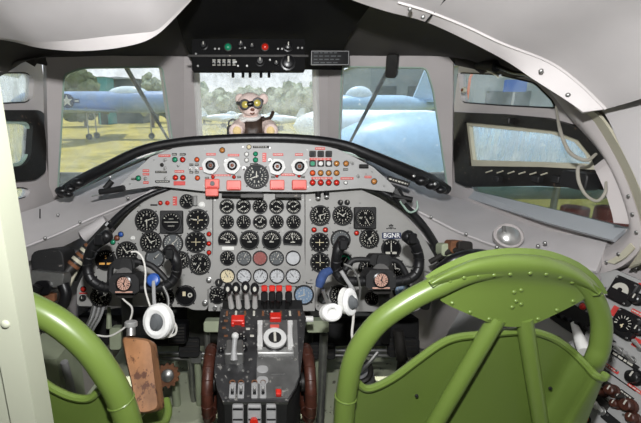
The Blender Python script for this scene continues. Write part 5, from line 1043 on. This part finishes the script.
for i, (x, y, s_) in enumerate(((570, 233, .36), (606, 240, .42))):
    p = flat(x, y); r_ = s_; hh = r_*2.3; mb = MB(); mb.lathe(Matrix.Translation(p), [(r_, 0), (r_, .28*hh), (r_*1.04, .3*hh), (r_, .32*hh), (r_, .60*hh), (r_*1.04, .62*hh), (r_, .64*hh), (r_, .98*hh), (r_*.9, hh)], 'red_drum', 20); t_ = mb.build('drum', origin=p); tag(t_, ('left', 'right')[i] + ' one of two red drums on the grass below the right side window', 'drum', 'red drums on the grass')
def tree(px, pyt, Y, wd, m, label, trunk=.22, group='trees at the edge of the field'):
    top = WY(px, pyt, Y); H = top.z - GZ; root = thing('tree', Vector((top.x, Y, GZ)), label, 'tree', group)
    mb = MB(); mb.tube([Vector((top.x, Y, GZ)), Vector((top.x, Y, GZ + H*.6))], [H*.035, H*.02], 'bark', 8); mb.build('trunk', root)
    mb = MB(); rr = random.Random(int(px*7 + Y))
    for i in range(26):
        a = rr.uniform(0, 2*PI); q = rr.random()**.5; zz = rr.uniform(trunk, .9); prof = math.sin(PI*min(1, (zz - trunk)/(1 - trunk)*.85 + .15))
        o = Vector((top.x + wd*q*prof*math.cos(a), Y + wd*q*prof*math.sin(a)*.7, GZ + H*zz)); s_ = rr.uniform(.16, .26)*min(H, wd*1.6)
        M = axis_frame(o, (rr.uniform(-1, 1), rr.uniform(-1, 1), 1)); sg, nn = 9, 6; rings = []
        for u in range(nn + 1): rings.append([M @ (Vector((math.sin(PI*u/nn)*math.cos(2*PI*v/sg), math.sin(PI*u/nn)*math.sin(2*PI*v/sg), -math.cos(PI*u/nn))) * s_ * rr.uniform(.72, 1.15)) for v in range(sg)])
        mb.rings(rings, m, True)
    mb.build('crown', root, sharp=10); return root
for x, y, Y, wd, m, lb in ((80, 71, 72, 4.2, 'leaf', 'dark bushy tree above the roundel of the blue aircraft on the left'), (149, 70, 70, 2.6, 'leaf_hazed', 'pale tall tree behind the left wiper'), (166, 86, 88, 3.6, 'leaf', 'dark round tree at the right edge of the left windscreen'),
    (203, 84, 80, 4.0, 'leaf_hazed', 'leftmost tree beyond the centre windscreen'), (224, 90, 120, 5.5, 'leaf', 'low dark tree right of the leftmost one beyond the centre windscreen'), (248, 87, 140, 6, 'leaf_hazed', 'pale tree directly above the toy bear beyond the centre windscreen'), (271, 89, 118, 5.5, 'leaf', 'dark tree right of the toy bear beyond the centre windscreen'), (291, 84, 98, 5, 'leaf_hazed', 'large pale tree near the right post of the centre windscreen'), (311, 80, 78, 3.6, 'leaf_hazed', 'rightmost tree beyond the centre windscreen'),
    (356, 72, 62, 4.2, 'leaf_hazed', 'pale leafy tree at the left edge of the right windscreen')): tree(x, y, Y, wd, m, lb)
# ------------------------------------------------------------------ light
w = bpy.data.worlds.new('sky'); SC.world = w; w.use_nodes = True; N = w.node_tree.nodes; L = w.node_tree.links
bg = N['Background']; tc = N.new('ShaderNodeTexCoord'); sp = N.new('ShaderNodeSeparateXYZ'); L.new(tc.outputs['Generated'], sp.inputs[0])
rp = N.new('ShaderNodeValToRGB'); rp.color_ramp.elements[0].position = .0; rp.color_ramp.elements[0].color = (.95, .97, 1, 1); rp.color_ramp.elements[1].position = .8; rp.color_ramp.elements[1].color = (.62, .78, 1, 1)
L.new(sp.outputs['Z'], rp.inputs['Fac']); L.new(rp.outputs['Color'], bg.inputs['Color']); bg.inputs['Strength'].default_value = 1.45
sd = bpy.data.lights.new('sun', 'SUN'); sd.energy = 5.5; sd.angle = R(.6); sd.color = (1, .96, .88); so = bpy.data.objects.new('sun', sd); COL.objects.link(so)
so.rotation_euler = (Vector((.06, -.32, -1.2))).to_track_quat('-Z', 'Y').to_euler(); so.location = (4, 9, 14)
fd = bpy.data.lights.new('camera_flash', 'AREA'); fd.energy = 27; fd.shape = 'RECTANGLE'; fd.size = .07; fd.size_y = .05; fo = bpy.data.objects.new('camera_flash', fd); COL.objects.link(fo)
fo.location = EYE + UP * .26 + AX * .02; fo.rotation_euler = (PI/2 - PITCH, 0, 0)
SC.view_settings.view_transform = 'Standard'; SC.view_settings.look = 'None'; SC.view_settings.gamma = 1; SC.view_settings.use_curve_mapping = False
SC.view_settings.exposure = 0.0
